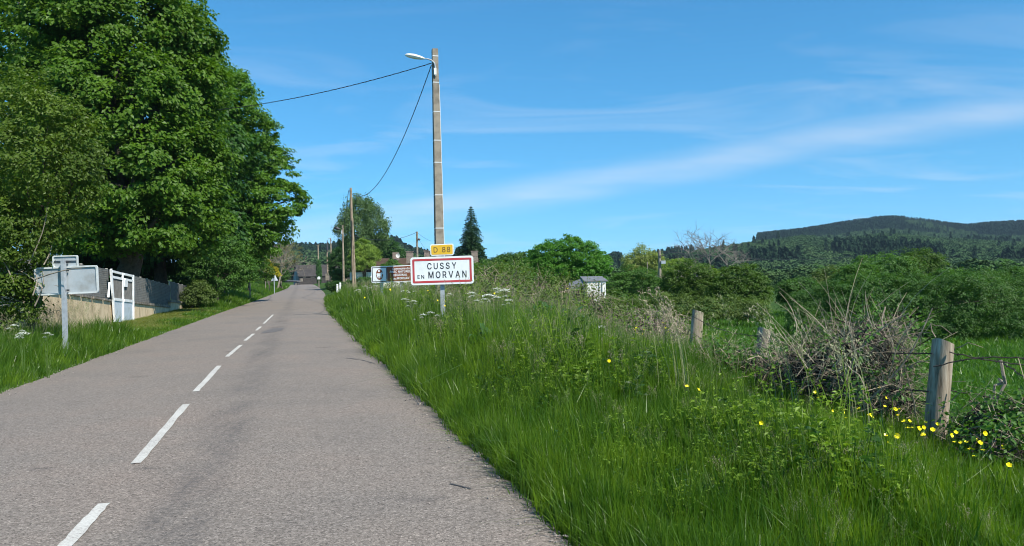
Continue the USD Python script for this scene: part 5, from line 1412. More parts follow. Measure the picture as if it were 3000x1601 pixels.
M_herb = leaf_mat('herb_leaves', [(0.095, 0.180, 0.015), (0.160, 0.265, 0.022), (0.225, 0.32, 0.034)], rand='object', pos_scale=1.2)
M_herbd = leaf_mat('dark_herb_leaves', [(0.026, 0.07, 0.016), (0.04, 0.10, 0.022), (0.06, 0.135, 0.03)], rand='object', pos_scale=1.2)
herbs = []
for k, (h, pr, lf_, asp, mm) in enumerate([(0.55, 6, 0.09, 0.45, M_herb), (0.75, 8, 0.08, 0.5, M_herb), (0.5, 6, 0.12, 0.4, M_herbd), (0.7, 8, 0.085, 0.5, M_herbd), (1.0, 5, 0.07, 0.35, M_herb), (0.42, 12, 0.10, 0.6, M_herb)]):
    herbs.append(('herb_%s' % 'abcdef'[k], herb(rng, h, pr, lf_, asp), mm, False))


def edge_dist(X, Y):
    return (X - road_x(Y)) * CS


def in_view(X, Y, m=0.10):
    a = np.abs(X) / np.maximum(Y, 0.1)
    return (a < 0.66 + m) & (Y > 1.2)


def bake_blades(rng, X, Y, h, w, dirx, diry, lean, curl, segs=2):
    """Curved tapering blades rooted on the land, as one mesh."""
    n = len(X)
    b = np.stack([X, Y, land(X, Y) - 0.02], 1)
    d = norm(np.stack([dirx, diry, 0 * X], 1) + 1e-6)
    tw = rng.uniform(0, 6.28, n)
    s = np.stack([np.cos(tw), np.sin(tw), 0 * X], 1)
    vs = []
    for k in range(segs + 1):
        q = k / segs
        c = b + d * ((lean * q + curl * q ** 2.4) * h)[:, None] + np.array([0, 0, 1.0]) * (h * (q - 0.3 * curl * q ** 3 - 0.2 * lean * q * q))[:, None]
        if k < segs:
            ww = (w * (1 - q ** 2.2))[:, None] / 2
            vs += [c - s * ww, c + s * ww]
        else:
            vs += [c]
    V = np.stack(vs, 1); m = V.shape[1]
    f = []
    for k in range(segs - 1):
        a = 2 * k
        f += [[a, a + 1, a + 3], [a, a + 3, a + 2]]
    a = 2 * (segs - 1)
    f += [[a, a + 1, a + 2]]
    return V.reshape(-1, 3), (np.arange(n)[:, None, None] * m + np.array(f)[None]).reshape(-1, 3)


def draw_y(rng, n, y0, y1, p):
    """Depths with density falling off as depth to the power -p (per metre of depth)."""
    e = 1 - p
    return (y0 ** e + (y1 ** e - y0 ** e) * rng.random(n)) ** (1 / e)


def tufts(rng, X, Y, per, spread):
    n = len(X)
    r = spread * np.sqrt(rng.random((n, per))); th = rng.random((n, per)) * 2 * np.pi
    return (X[:, None] + r * np.cos(th)).ravel(), (Y[:, None] + r * np.sin(th)).ravel(), np.cos(th).ravel(), np.sin(th).ravel()


def right_x(Y, t):
    return road_x(Y) + (HW + t) / CS


def right_tmax(Y):
    return np.minimum((3.6 - road_x(Y)) * CS - HW, 13.0)


def right_height(X, Y, t):
    hN = meshkit.fbm(np.stack([X * 0.9, Y * 0.9, X * 0], -1), 3, 33)
    near = np.interp(t, [-0.15, 0.05, 0.7, 1.6, 3.0], [0.18, 0.26, 0.31, 0.31, 0.22])
    far_ = np.interp(t, [-0.15, 0.05, 0.7, 1.4, 2.3, 3.4, 5.0], [0.30, 0.42, 0.60, 0.84, 0.74, 0.38, 0.26])
    k = smooth((Y - 5.5) / 6.0)
    return (near + (far_ - near) * k) * (0.5 + 0.95 * hN) * np.where((X > 2.2) & (Y < 8), 0.6, 1.0)


gm = MB()
rng = np.random.default_rng(1)
for nt, y0, y1, pw, per, spread in ((9600, 1.9, 62, 1.25, 22, 0.12), (2600, 1.9, 62, 1.1, 18, 0.08)):
    Y = draw_y(rng, nt, y0, y1, pw)
    edge = spread < 0.1
    t = np.interp(Y, [3, 8], [-0.03, -0.12]) + 0.34 * rng.random(nt) if edge else -0.05 + (right_tmax(Y) + 0.05) * rng.random(nt)
    X = right_x(Y, t)
    wob = meshkit.fbm(np.stack([Y * 1.1, Y * 0, X * 0], -1), 3, 31) - 0.5
    k = in_view(X, Y) & (t > wob * 0.35 - 0.11)
    X, Y, t = X[k], Y[k], t[k]
    hT = right_height(X, Y, t) * rng.uniform(0.75, 1.2, len(X))
    wide = np.maximum(1.0, Y / 8.0)
    bx, by, ox, oy = tufts(rng, X, Y, per, spread)
    sc = np.repeat(np.clip(wide, 1, 3.0), per)
    bx = np.repeat(X, per) + (bx - np.repeat(X, per)) * sc; by = np.repeat(Y, per) + (by - np.repeat(Y, per)) * sc
    h = np.repeat(hT, per) * rng.uniform(0.5, 1.12, len(bx))
    gd = rng.normal(size=(2, len(bx))) * 0.7
    hang = np.repeat(np.where(t < 0.1, 0.35, 0.0), per)
    w = 0.0052 * np.repeat(wide * rng.choice([1.0, 1.35, 2.0], len(X), p=[0.5, 0.3, 0.2]), per) * rng.uniform(0.6, 1.5, len(bx))
    v, f = bake_blades(rng, bx, by, h, w, ox * 0.4 + gd[0] * 1.5 - hang * 0.6, oy * 0.4 + gd[1] * 1.5, np.abs(rng.normal(size=len(bx))) * 0.15 + hang * 0.1, np.abs(rng.normal(size=len(bx))) ** 2 * 0.22)
    gm.add(v, f)
tag(part('verge_grass', gm.get(), M_grass), 'thick uncut green grass filling the verge right of the road', 'grass', kind='stuff')

# seed stems and herbs standing in it
P_, I_, R_, S_ = [], [], [], []
rng = np.random.default_rng(51)
Y = draw_y(rng, 900, 3.0, 62, 0.7); t = 0.7 + (right_tmax(Y) - 0.7) * rng.random(len(Y)); X = right_x(Y, t)
k = in_view(X, Y); X, Y, t = X[k], Y[k], t[k]
h = np.interp(Y, [3, 8, 16], [0.5, 0.65, 1.0]) * np.clip(right_height(X, Y, t) * 1.5, 0.3, 1.05) * rng.uniform(0.85, 1.15, len(X))
instancer('seed_grass', heads, np.stack([X, Y, land(X, Y)], 1), rng.choice(4, len(X), p=[0.28, 0.28, 0.29, 0.15]), rng.uniform(0, 6.28, len(X)), h, 'tall thin grass stems with pale seed heads over the right verge', 'grass')
rng = np.random.default_rng(61)
Y = draw_y(rng, 4300, 2.6, 55, 0.95); t = 0.22 + (right_tmax(Y) - 0.22) * rng.random(len(Y)); X = right_x(Y, t)
hb = meshkit.fbm(np.stack([X * 0.6, Y * 0.6, X * 0], -1), 2, 43)
k = in_view(X, Y) & ((hb > 0.40) | (t > right_tmax(Y) - 1.5)) & ~((X > 2.0) & (Y < 6.9)) & ~((X > 1.7) & (Y > 6.9) & (Y < 12)); X, Y, t = X[k], Y[k], t[k]
h = np.clip(right_height(X, Y, t) * 1.7, 0.32, 1.05) * rng.uniform(0.55, 1.45, len(X)) * np.interp(t, [0.6, 1.6], [0.6, 1.0])
instancer('verge_herbs', herbs, np.stack([X, Y, land(X, Y)], 1), rng.choice(6, len(X), p=[0.22, 0.22, 0.12, 0.12, 0.14, 0.18]), rng.uniform(0, 6.28, len(X)), h, 'leafy weeds growing through the grass of the right verge', 'weeds')

# left verge: tall grass by the signs, short along the road, green bank farther on
gm = MB()
rng = np.random.default_rng(5)
nt = 7200
Y = draw_y(rng, nt, 7.5, 185, 1.0 + 1e-6)
tmax = np.interp(Y, [7, 20, 30, 45, 48, 110], [5.0, 5.5, 2.8, 2.6, 4.5, 4.5])
t = -0.05 + tmax * rng.random(nt) ** np.where(Y < 46, 1.0, 0.8); X = road_x(Y) - (HW + t) / CS


def is_mown(X, Y, t):
    return (Y > 21.0 + 1.2 * np.sin(X)) & (Y < 46) & (t > 0.55 + 0.3 * np.sin(Y * 0.9))


k = in_view(X, Y, 0.06) & ~is_mown(X, Y, t); X, Y, t = X[k], Y[k], t[k]
hN = meshkit.fbm(np.stack([X * 0.8, Y * 0.8, X * 0], -1), 3, 35)
hT = np.interp(t, [-0.1, 0.2, 0.7, 1.4, 3.2], [0.20, 0.34, 0.54, 0.66, 0.66]) * np.where(Y < 22, 1.0, np.where(Y < 46, 0.45, 0.85)) * (0.55 + 0.9 * hN)
per = 22; wide = np.maximum(1.0, Y / 8.0)
bx, by, ox, oy = tufts(rng, X, Y, per, 0.12)
sc = np.repeat(np.clip(wide, 1, 6.0), per)
bx = np.repeat(X, per) + (bx - np.repeat(X, per)) * sc; by = np.repeat(Y, per) + (by - np.repeat(Y, per)) * sc
h = np.repeat(hT, per) * rng.uniform(0.5, 1.12, len(bx)); gd = rng.normal(size=(2, len(bx))) * 0.7
w = 0.0068 * np.repeat(wide, per) * rng.uniform(0.6, 1.35, len(bx))
keep = edge_dist(bx, by) < -HW + 0.15
bx, by, ox, oy, h, w, gd = bx[keep], by[keep], ox[keep], oy[keep], h[keep], w[keep], gd[:, keep]
gm.add(*bake_blades(rng, bx, by, h, w, ox + gd[0], oy + gd[1], np.abs(rng.normal(size=len(bx))) * 0.22, np.abs(rng.normal(size=len(bx))) * 0.35))
tag(part('verge_grass', gm.get(), M_grass), 'uncut green grass on the left verge below the signs and along the bank', 'grass', kind='stuff')
rng = np.random.default_rng(54); n_ = 420
Y = rng.uniform(11, 24, n_); t = rng.uniform(1.0, 4.5, n_); X = road_x(Y) - (HW + t) / CS
k = in_view(X, Y) & ~((Y > 20) & (t < 2.0)); X, Y = X[k], Y[k]
instancer('seed_grass', heads, np.stack([X, Y, land(X, Y)], 1), rng.choice(4, len(X), p=[0.15, 0.15, 0.2, 0.5]), rng.uniform(0, 6.28, len(X)), rng.uniform(0.7, 1.1, len(X)), 'thin seeding grass stems in front of the beige wall', 'grass')
# mown strip before the wall
rng = np.random.default_rng(9)
n_ = 52000
Y = rng.uniform(19.5, 47, n_); t = rng.uniform(0.1, 4.0, n_); X = road_x(Y) - (HW + t) / CS
wx = WP0[0] + (Y - WP0[1]) * WD[0] / WD[1]
k = (X > wx + 0.05) & (Y > 20.4 + 1.2 * np.sin(X)) & (t > 0.35 + 0.3 * np.sin(Y * 0.9)); X, Y = X[k], Y[k]; n_ = len(X)
a_ = rng.uniform(0, 6.28, n_)
tag(part('mown_grass', bake_blades(rng, X, Y, rng.uniform(0.07, 0.17, n_), 0.02 * rng.uniform(0.6, 1.4, n_), np.cos(a_), np.sin(a_), rng.uniform(0.4, 1.6, n_), rng.uniform(0.2, 0.8, n_)), M_mown), 'mown straw coloured grass between the garden gate and the road', 'grass', kind='stuff')
# pasture beyond the fence
rng = np.random.default_rng(10)
n_ = 95000
Y = draw_y(rng, n_, 3.5, 44, 0.55); X = 3.3 + rng.random(n_) * (Y * 0.78 + 1.5 - 3.3)
k = (X > 3.4) & in_view(X, Y); X, Y = X[k], Y[k]; n_ = len(X)
h = rng.uniform(0.12, 0.32, n_) * (0.55 + 0.9 * meshkit.fbm(np.stack([X * 0.5, Y * 0.5, X * 0], -1), 3, 37)); a_ = rng.uniform(0, 6.28, n_)
tag(part('pasture_grass', bake_blades(rng, X, Y, h, 0.012 * np.maximum(1, Y / 9) * rng.uniform(0.6, 1.4, n_), np.cos(a_), np.sin(a_), np.abs(rng.normal(size=n_)) * 0.35, np.abs(rng.normal(size=n_)) * 0.4), M_meadow), 'bright green pasture grass beyond the wire fence', 'grass', kind='stuff')

# loose chippings along the edges of the carriageway
rng = np.random.default_rng(15)
gm = MB()
n_ = 1500
Y = draw_y(rng, n_, 2.6, 40, 1.3); side = np.where(rng.random(n_) < 0.6, 1, -1)
dd_ = side * (HW - np.abs(rng.normal(size=n_)) * 0.16 - 0.01)
X = road_x(Y) + dd_ / CS
oct_v = np.array([[1, 0, 0], [-1, 0, 0], [0, 1, 0], [0, -1, 0], [0, 0, 1], [0, 0, -1.0]]); oct_f = np.array([[0, 2, 4], [2, 1, 4], [1, 3, 4], [3, 0, 4], [2, 0, 5], [1, 2, 5], [3, 1, 5], [0, 3, 5]])
for x, y in zip(X, Y):
    r_ = rng.uniform(0.004, 0.012) * (1 + (rng.random() < 0.05))
    gm.add(oct_v * r_ * rng.uniform(0.6, 1.3, 3) + rng.normal(size=(6, 3)) * r_ * 0.15 + [x, y, float(road_surface(x, y)) + r_ * 0.4], oct_f)
tag(part('loose_chippings', gm.get(), simple('pale_chippings', (0.26, 0.23, 0.20), 0.9, 0.3, 40)), 'loose pale stone chippings lying along both edges of the road', 'gravel', kind='stuff')

# ------------------------------------------------------------------ the fence line: brambles, brushwood, posts and wire
FX = 3.2
M_postw = mat('split_fence_wood', {'g': ('geometry', {}), 'mp': ('mapping', {'mapping_type': 'point', 'scale': (26, 26, 2.2)}), 'n': ('noise_texture', {'scale': 1.0, 'detail': 5.0, 'roughness': 0.65}),
                                   'r': ('rgb_ramp', {'ramp': [(0.32, (0.10, 0.075, 0.05)), (0.5, (0.27, 0.22, 0.16)), (0.7, (0.42, 0.37, 0.29))]}), 'b': ('bump', {'distance': 0.008, 'strength': 0.9}), 'p': ('principled_bsdf', {'roughness': 0.9, 'specular_ior_level': 0.15})},
               [('g.position', 'mp.vector'), ('mp.vector', 'n.vector'), ('n.fac', 'r.fac'), ('r.color', 'p.base_color'), ('n.fac', 'b.height'), ('b.normal', 'p.normal')], 'p.BSDF')
fence2 = thing('wire_fence', 'old wire fence with weathered wooden posts between the verge and the pasture', 'fence', (FX, 6.0, float(land(FX, 6.0))))
POSTS = [(2765, 1000, 2742, 1275, 6.0, 0.078), (2240, 964, 2236, 1030, 10.0, 0.075), (2045, 912, 2038, 1000, 13.0, 0.088), (1914, 908, 1896, 965, 18.0, 0.066), (1789, 889, 1791, 950, 25.0, 0.075)]
tops = []
for k, (x0, y0, x1, y1, Y, r) in enumerate(POSTS):
    rg_ = np.random.default_rng(70 + k)
    T, B = at(x0, y0, Y), at(x1, y1, Y)
    d = norm(T - B); g = float(land(B[0], Y))
    B = T - d * ((T[2] - g + 0.35) / d[2])
    q = np.linspace(0, 1, 9)[:, None]; th = np.linspace(0, 2 * np.pi, 15)[:-1]
    wob = 1 + 0.10 * np.cos(3 * th + rg_.random() * 6) + 0.05 * np.cos(5 * th + rg_.random() * 6)
    u_ = norm(np.cross(d, [0, 1.0, 0])); w_ = np.cross(d, u_)
    rings = []
    for i_, qq in enumerate(q[:, 0]):
        c = B + (T - B) * qq
        rr = r * (1.06 - 0.08 * qq) * wob * (1 + 0.02 * rg_.normal(size=14))
        top_cut = (0.10 * np.cos(th) + 0.05 * np.sin(2 * th)) * r * 2 if i_ == 8 else 0
        rings.append(c + rr[:, None] * (np.cos(th)[:, None] * u_ + np.sin(th)[:, None] * w_) + (np.array(top_cut)[..., None] * d if i_ == 8 else 0))
    v = np.vstack(rings + [rings[-1].mean(0)[None]])
    i, j = np.meshgrid(np.arange(8), np.arange(14), indexing='ij')
    f = np.stack([i * 14 + j, i * 14 + (j + 1) % 14, (i + 1) * 14 + (j + 1) % 14, (i + 1) * 14 + j], -1).reshape(-1, 4)
    f = np.vstack([f[:, [0, 1, 2]], f[:, [0, 2, 3]], np.stack([8 * 14 + np.arange(14), 8 * 14 + (np.arange(14) + 1) % 14, np.full(14, len(v) - 1)], 1)])
    part('post', (v, f), M_postw, fence2, smooth=40)
    tops.append((T, d, g))
M_straw = simple('pale_straw', (0.42, 0.35, 0.24), 0.85, 0.2, 12)
M_rust = simple('rusty_wire', (0.05, 0.038, 0.032), 0.8, 0.2, 20)
rg_ = np.random.default_rng(71)


def wire(A, B, sag, r=0.0045):
    n_ = 24
    q = np.linspace(0, 1, n_)[:, None]
    P = A + (B - A) * q - np.array([0, 0, 1.0]) * 4 * sag * q * (1 - q) + rg_.normal(size=(n_, 3)) * 0.003
    m = MB(); m.tube(P, r, 4)
    L_ = np.linalg.norm(B - A)
    for s_ in np.arange(0.07, L_, 0.14):
        c = np.array([np.interp(s_ / L_, q[:, 0], P[:, k]) for k in range(3)])
        for _ in range(2):
            o = rnd_dirs(rg_, 1)[0] * 0.014; m.bar(c - o, c + o, 0.004)
    part('barbed_wire', m.get(), M_rust, fence2)


big = tops[0][0]
for k in range(len(tops) - 1):
    for fr in (0.10, 0.42, 0.72):
        A = tops[k][0] - tops[k][1] * fr * 0.9 + [-0.09, -0.02, 0]; B = tops[k + 1][0] - tops[k + 1][1] * fr * 0.8 + [-0.085, -0.02, 0]
        wire(A, B, 0.05 + 0.05 * rg_.random())
for (xa, ya), (xb, yb), sg in (((2735, 1075), (3100, 1065), -0.055), ((2780, 1032), (3120, 1078), 0.02), ((2785, 1144), (3110, 1190), 0.01), ((2925, 1055), (3020, 1120), 0.0)):
    A, B = at(xa, ya, 5.9), at(xb, yb, 5.2); wire(A, B, sg)
m = MB()
for x, y0, y1 in ((2932, 1055, 1170), (2926, 1110, 1130)):
    m.tube([at(x, y0, 5.6), at(x + 8, y0 + (y1 - y0) * 0.4, 5.58), at(x + 14, y0 + (y1 - y0) * 0.6, 5.6), at(x - 12, y1, 5.6), at(x - 14, y1 + 60, 5.6)], [0.010, 0.012, 0.011, 0.009, 0.008], 5)
part('droppers', m.get(), M_paleb, fence2, label='crooked dead sticks hanging in the wires')


def brush(rng, lobes, n, ln, r, flat=1.0, out=0.3, tang=0.8):
    """Tangled dry twigs filling lobes (x, y, z, rx, ry, rz)."""
    m = MB()
    L = np.array(lobes, float)
    for _ in range(n):
        l = L[rng.integers(len(L))]
        e = rnd_dirs(rng, 1)[0] * rng.random() ** 0.35
        c = l[:3] + e * l[3:6]
        d = norm(rng.normal(size=3) * [1, 1, flat] + e * out)
        cv = rng.normal(size=3) * 0.35
        q = np.linspace(-0.5, 0.5, 4)[:, None]; L_ = ln * rng.uniform(0.4, 1.4)
        P = c + d * q * L_ + cv * (q * q) * L_
        m.tube(P, r * rng.uniform(0.5, 1.4) * np.array([1, 0.9, 0.7, 0.35]), 3, cap=False)
    return m.get()


def lob(px, py, Y, rx, ry, rz):
    c = at(px, py, Y); return (c[0], c[1], c[2], rx, ry, rz)


def heap(name, label, cat, lobes, n, ln, r, seed, leaf=None, dark=0, leafn=(0, 0, 0, 0), lf='bramble'):
    rng = np.random.default_rng(seed)
    L = [lob(*l) for l in lobes]
    c = np.mean([l[:3] for l in L], 0)
    t = thing(name, label, cat, (c[0], c[1], float(land(c[0], c[1]))))
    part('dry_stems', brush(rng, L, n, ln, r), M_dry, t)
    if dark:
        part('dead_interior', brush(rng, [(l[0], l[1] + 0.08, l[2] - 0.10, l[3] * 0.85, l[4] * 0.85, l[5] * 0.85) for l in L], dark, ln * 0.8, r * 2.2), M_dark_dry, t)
    if leafn[0]:
        part('leaves', crown([(l[0] + o_ * l[3] * 0.5, l[1], l[2], l[5] * 1.12) for l in L for o_ in (-1, 0, 1)], leafn[0], leafn[1], leafn[2], leafn[3], seed + 1, zmin=-0.6, ragged=0.4, flat=0.8), LF[lf], t)
    return t


heap('brushwood_heap', 'grey heap of dry twigs and dead stalks left of the nearest fence post', 'brushwood', [(2390, 1035, 7.4, 0.30, 0.3, 0.16), (2470, 1000, 7.2, 0.34, 0.3, 0.20), (2570, 985, 7.0, 0.32, 0.3, 0.22), (2630, 1040, 6.8, 0.22, 0.25, 0.26), (2520, 1080, 7.0, 0.34, 0.3, 0.26), (2440, 1100, 7.3, 0.34, 0.3, 0.22), (2650, 1150, 6.6, 0.20, 0.2, 0.22), (2560, 1180, 6.8, 0.28, 0.25, 0.18), (2340, 1060, 7.8, 0.28, 0.3, 0.14)], 1150, 0.46, 0.0023, 801, dark=620, leafn=(105, 13, 0.045, 0.16), lf='shrub')
m = MB(); rg_ = np.random.default_rng(805)
for _ in range(60):
    A = at(rg_.uniform(2330, 2680), rg_.uniform(960, 1120), rg_.uniform(6.6, 7.6)); L_ = rg_.uniform(0.25, 0.65); d = norm(np.array([rg_.normal() * 0.45, rg_.normal() * 0.3, 1.0])); cv = rg_.normal(size=3) * [0.25, 0.25, 0.05]
    q = np.linspace(0, 1, 5)[:, None]; m.tube(A + d * L_ * q + cv * L_ * q ** 2, rg_.uniform(0.0018, 0.0038) * np.linspace(1, 0.35, 5), 4, cap=False)
sw_ = thing('dry_stems', 'wispy dry straw stems rising out of the brushwood heap', 'dry stems', at(2520, 1080, 7.1)); tag(part('stems', m.get(), M_straw, sw_), kind='stuff')
m = MB(); rg_ = np.random.default_rng(802)
for (xa, ya), (xb, yb), r in (((2480, 1100), (2662, 920), 0.008), ((2530, 1190), (2728, 905), 0.009), ((2600, 1120), (2690, 935), 0.006), ((2668, 1075), (2722, 1058), 0.007), ((2455, 1090), (2540, 1135), 0.008), ((2540, 1135), (2610, 1240), 0.010), ((2590, 900), (2640, 980), 0.006), ((2690, 1260), (2660, 1110), 0.009), ((2800, 1300), (2815, 1140), 0.009), ((2640, 1150), (2735, 1105), 0.007), ((2785, 1040), (2880, 1018), 0.006), ((2740, 995), (2790, 978), 0.005)):
    A, B = at(xa, ya, 6.7 + rg_.uniform(-0.2, 0.2)), at(xb, yb, 6.5 + rg_.uniform(-0.3, 0.2)); q = np.linspace(0, 1, 6)[:, None]
    P = A + (B - A) * q + rg_.normal(size=3) * 0.06 * (q * (1 - q)) * 4 + rg_.normal(size=(6, 3)) * 0.006
    m.tube(P, r * np.linspace(1, 0.45, 6), 5)
ds_ = thing('dead_stalks', 'long pale dead stalks leaning over the brushwood beside the nearest post', 'dead stalks', at(2600, 1150, 6.6)); part('stalks', m.get(), M_dry, ds_)
heap('bramble_thicket', 'dark low bramble thicket between the second post and the brushwood heap', 'thicket', [(2150, 1060, 9.6, 0.5, 0.4, 0.20), (2260, 1070, 9.0, 0.45, 0.4, 0.22), (2360, 1080, 8.3, 0.42, 0.35, 0.28), (2180, 1100, 9.0, 0.5, 0.4, 0.26), (2300, 1130, 8.3, 0.42, 0.35, 0.28), (2080, 1070, 9.8, 0.45, 0.4, 0.26)], 560, 0.45, 0.004, 811, dark=900, leafn=(110, 16, 0.055, 0.18), lf='shrub')
heap('bramble_thicket', 'withered brown bramble mound behind the leaning fence post', 'thicket', [(1850, 940, 17, 0.8, 0.6, 0.30), (1940, 955, 15.5, 0.7, 0.6, 0.28), (1970, 1000, 14.2, 0.45, 0.5, 0.26), (1900, 985, 14.5, 0.7, 0.5, 0.30), (1930, 1030, 12.5, 0.5, 0.5, 0.26), (1820, 975, 16.0, 0.6, 0.5, 0.3)], 1100, 0.5, 0.0055, 821, dark=900, leafn=(130, 16, 0.07, 0.22), lf='bramble')
heap('bramble_thicket', 'brown green bramble bank right of the town sign', 'thicket', [(1440, 845, 20, 0.8, 0.7, 0.55), (1520, 850, 21, 0.9, 0.7, 0.5), (1600, 868, 21, 0.9, 0.7, 0.45), (1680, 880, 21, 0.9, 0.7, 0.42), (1460, 890, 18.5, 0.7, 0.6, 0.45), (1560, 900, 18.5, 0.8, 0.6, 0.40), (1390, 860, 21, 0.6, 0.6, 0.5), (1640, 915, 18.0, 0.7, 0.6, 0.35), (1740, 900, 22, 0.8, 0.7, 0.35)], 1500, 0.6, 0.0065, 831, dark=500, leafn=(560, 22, 0.075, 0.26), lf='bramble')
heap('bramble_thicket', 'leafy green bramble bank behind the post of the town sign', 'thicket', [(1250, 845, 36, 1.1, 0.6, 0.5), (1330, 845, 34, 1.1, 0.6, 0.55), (1170, 850, 38, 1.1, 0.6, 0.4), (1420, 822, 34, 1.1, 0.8, 0.6), (1500, 830, 33, 1.0, 0.8, 0.6)], 300, 0.5, 0.006, 841, dark=120, leafn=(520, 24, 0.09, 0.28), lf='shrub')
heap('bramble_thicket', 'low dry thicket along the wire at the right edge', 'thicket', [(2960, 1190, 5.4, 0.3, 0.3, 0.10), (3060, 1200, 5.2, 0.4, 0.3, 0.12), (2870, 1260, 5.6, 0.25, 0.25, 0.14), (2990, 1290, 5.0, 0.35, 0.3, 0.15)], 150, 0.3, 0.0026, 851, dark=260, leafn=(120, 16, 0.04, 0.13), lf='shrub')

# big leaved plants, tall seeding grasses, white umbels and buttercups: single plants one can point at
rng = np.random.default_rng(90)


def dock(rng, nleaf, h, ln, wd):
    """Clump of long lance-shaped leaves, each bent along its length."""
    m = MB()
    for _ in range(nleaf):
        a = rng.random() * 6.28; o = np.array([math.cos(a), math.sin(a), 0]); sd_ = np.array([-o[1], o[0], 0])
        b = np.append(rng.normal(size=2) * 0.10, rng.uniform(0.05, h * 0.75)); L_ = ln * rng.uniform(0.6, 1.2); up = rng.uniform(0.5, 1.3)
        q = np.linspace(0, 1, 6); c = b + o * (q * L_ * 0.75)[:, None] + np.array([0, 0, 1.0]) * (L_ * (up * q - (up * 0.55 + 0.2) * q ** 2.2))[:, None]
        w_ = wd * np.sin(np.pi * (0.12 + 0.88 * q)) ** 0.8 * rng.uniform(0.7, 1.2)
        v = np.stack([c - sd_ * w_[:, None] / 2 + [0, 0, 0.01], c, c + sd_ * w_[:, None] / 2 + [0, 0, 0.01]], 1).reshape(-1, 3)
        i = np.arange(5)[:, None] * 3
        m.add(v, np.vstack([i + [0, 1, 4], i + [0, 4, 3], i + [1, 2, 5], i + [1, 5, 4]]))
    return m.get()


M_dock = leaf_mat('lance_leaves', [(0.045, 0.11, 0.03), (0.065, 0.15, 0.04), (0.095, 0.19, 0.055)], spec=0.5, rough=0.4)
for k, (px, py, Y, n_, h, lab) in enumerate([(1500, 960, 12.5, 60, 0.75, 'clump of long dark lance shaped leaves below the white umbels'), (1590, 950, 13.0, 70, 0.85, 'tallest clump of broad lance shaped leaves in front of the bramble bank'), (1680, 965, 12.0, 60, 0.75, 'clump of lance shaped leaves left of the withered brambles'), (1440, 985, 11.0, 40, 0.6, 'low clump of dark lance leaves nearest the road'), (1560, 1010, 10.5, 46, 0.6, 'clump of lance leaves standing lowest in the verge')]):
    p = at(px, py, Y); g = float(land(p[0], Y))
    t = thing('dock_plant', lab, 'plant', (p[0], Y, g))
    v, f = dock(np.random.default_rng(910 + k), n_, h, 0.34, 0.085); part('leaves', (v + [p[0], Y, g], f), M_dock, t)
    m = MB()
    for _ in range(6):
        o = rng.normal(size=2) * 0.08; m.tube([(p[0] + o[0], Y + o[1], g), (p[0] + o[0] * 2, Y + o[1] * 2, g + h * 0.9)], [0.008, 0.004], 5)
    part('stems', m.get(), LF['stem'], t)


def umbel_plant(rng, heads_, h):
    """(stems, blossoms): flat white umbels of small florets on ribbed stems."""
    ms, mb = MB(), MB()
    for (ox, oy, hz, R) in heads_:
        c = np.array([ox, oy, hz])
        ms.tube([(ox * 0.25, oy * 0.25, 0), (ox * 0.6, oy * 0.6, hz * 0.55), c - [0, 0, R * 0.7]], [0.006, 0.005, 0.003], 5, cap=False)
        k = 14
        for i in range(k):
            a = i * 2.4; r_ = R * math.sqrt((i + 0.4) / k)
            e = c + np.array([r_ * math.cos(a), r_ * math.sin(a), -0.35 * r_ * r_ / R + rng.normal() * 0.004])
            ms.tube([c - [0, 0, R * 0.7], e], 0.0016, 3, cap=False)
            n_ = 9
            P = e + rng.normal(size=(n_, 3)) * [R * 0.13, R * 0.13, 0.004]
            mb.add(*leaf_quads(P, rng.normal(size=(n_, 3)) * 0.35 + [0, 0, 1], rnd_dirs(rng, n_), R * 0.17, R * 0.16))
    return ms.get(), mb.get()


UM = [(1382, 856, 12.0, 0.065, 'leftmost white umbel of the large group right of the town sign'), (1432, 862, 12.0, 0.10, 'broad low white umbel in the middle of the large group'), (1478, 848, 12.2, 0.085, 'high white umbel at the top right of the large group'), (1490, 878, 11.8, 0.06, 'small white umbel hanging right in the large group'), (1455, 845, 12.4, 0.06, 'small white umbel at the top of the large group'), (1420, 875, 11.6, 0.05, 'smallest white umbel below the broad one of the large group'),
      (1187, 851, 22.0, 0.10, 'white umbel just right of the brown sign posts'), (1215, 853, 22.0, 0.06, 'little white umbel right of the brown sign posts'), (1318, 860, 17.0, 0.07, 'white umbel beside the post of the town sign'), (1185, 875, 19.0, 0.08, 'white umbel in the grass below the brown sign'), (1213, 881, 18.0, 0.07, 'pale umbel in the grass left of the town sign post'), (1262, 914, 14.0, 0.06, 'white umbel nearest the road below the town sign'), (1240, 921, 13.0, 0.05, 'tiny white umbel beside the one nearest the road'),
      (1840, 1005, 10.5, 0.065, 'white umbel before the withered brambles'), (1760, 955, 12.5, 0.09, 'greenish umbel left of the leaning fence post'), (1100, 836, 34.0, 0.13, 'white umbel under the left end of the brown sign'), (1052, 848, 38.0, 0.14, 'white umbel left of the brown sign'), (1070, 838, 40.0, 0.13, 'far white umbel nearest the wooden pole'),
      (43, 952, 14.0, 0.07, 'white umbel at the left edge of the view'), (70, 974, 12.5, 0.10, 'broad white umbel in the tall grass of the left verge'), (138, 975, 12.5, 0.05, 'small white umbel below the left sign post')]
M_um = LF['umbel']
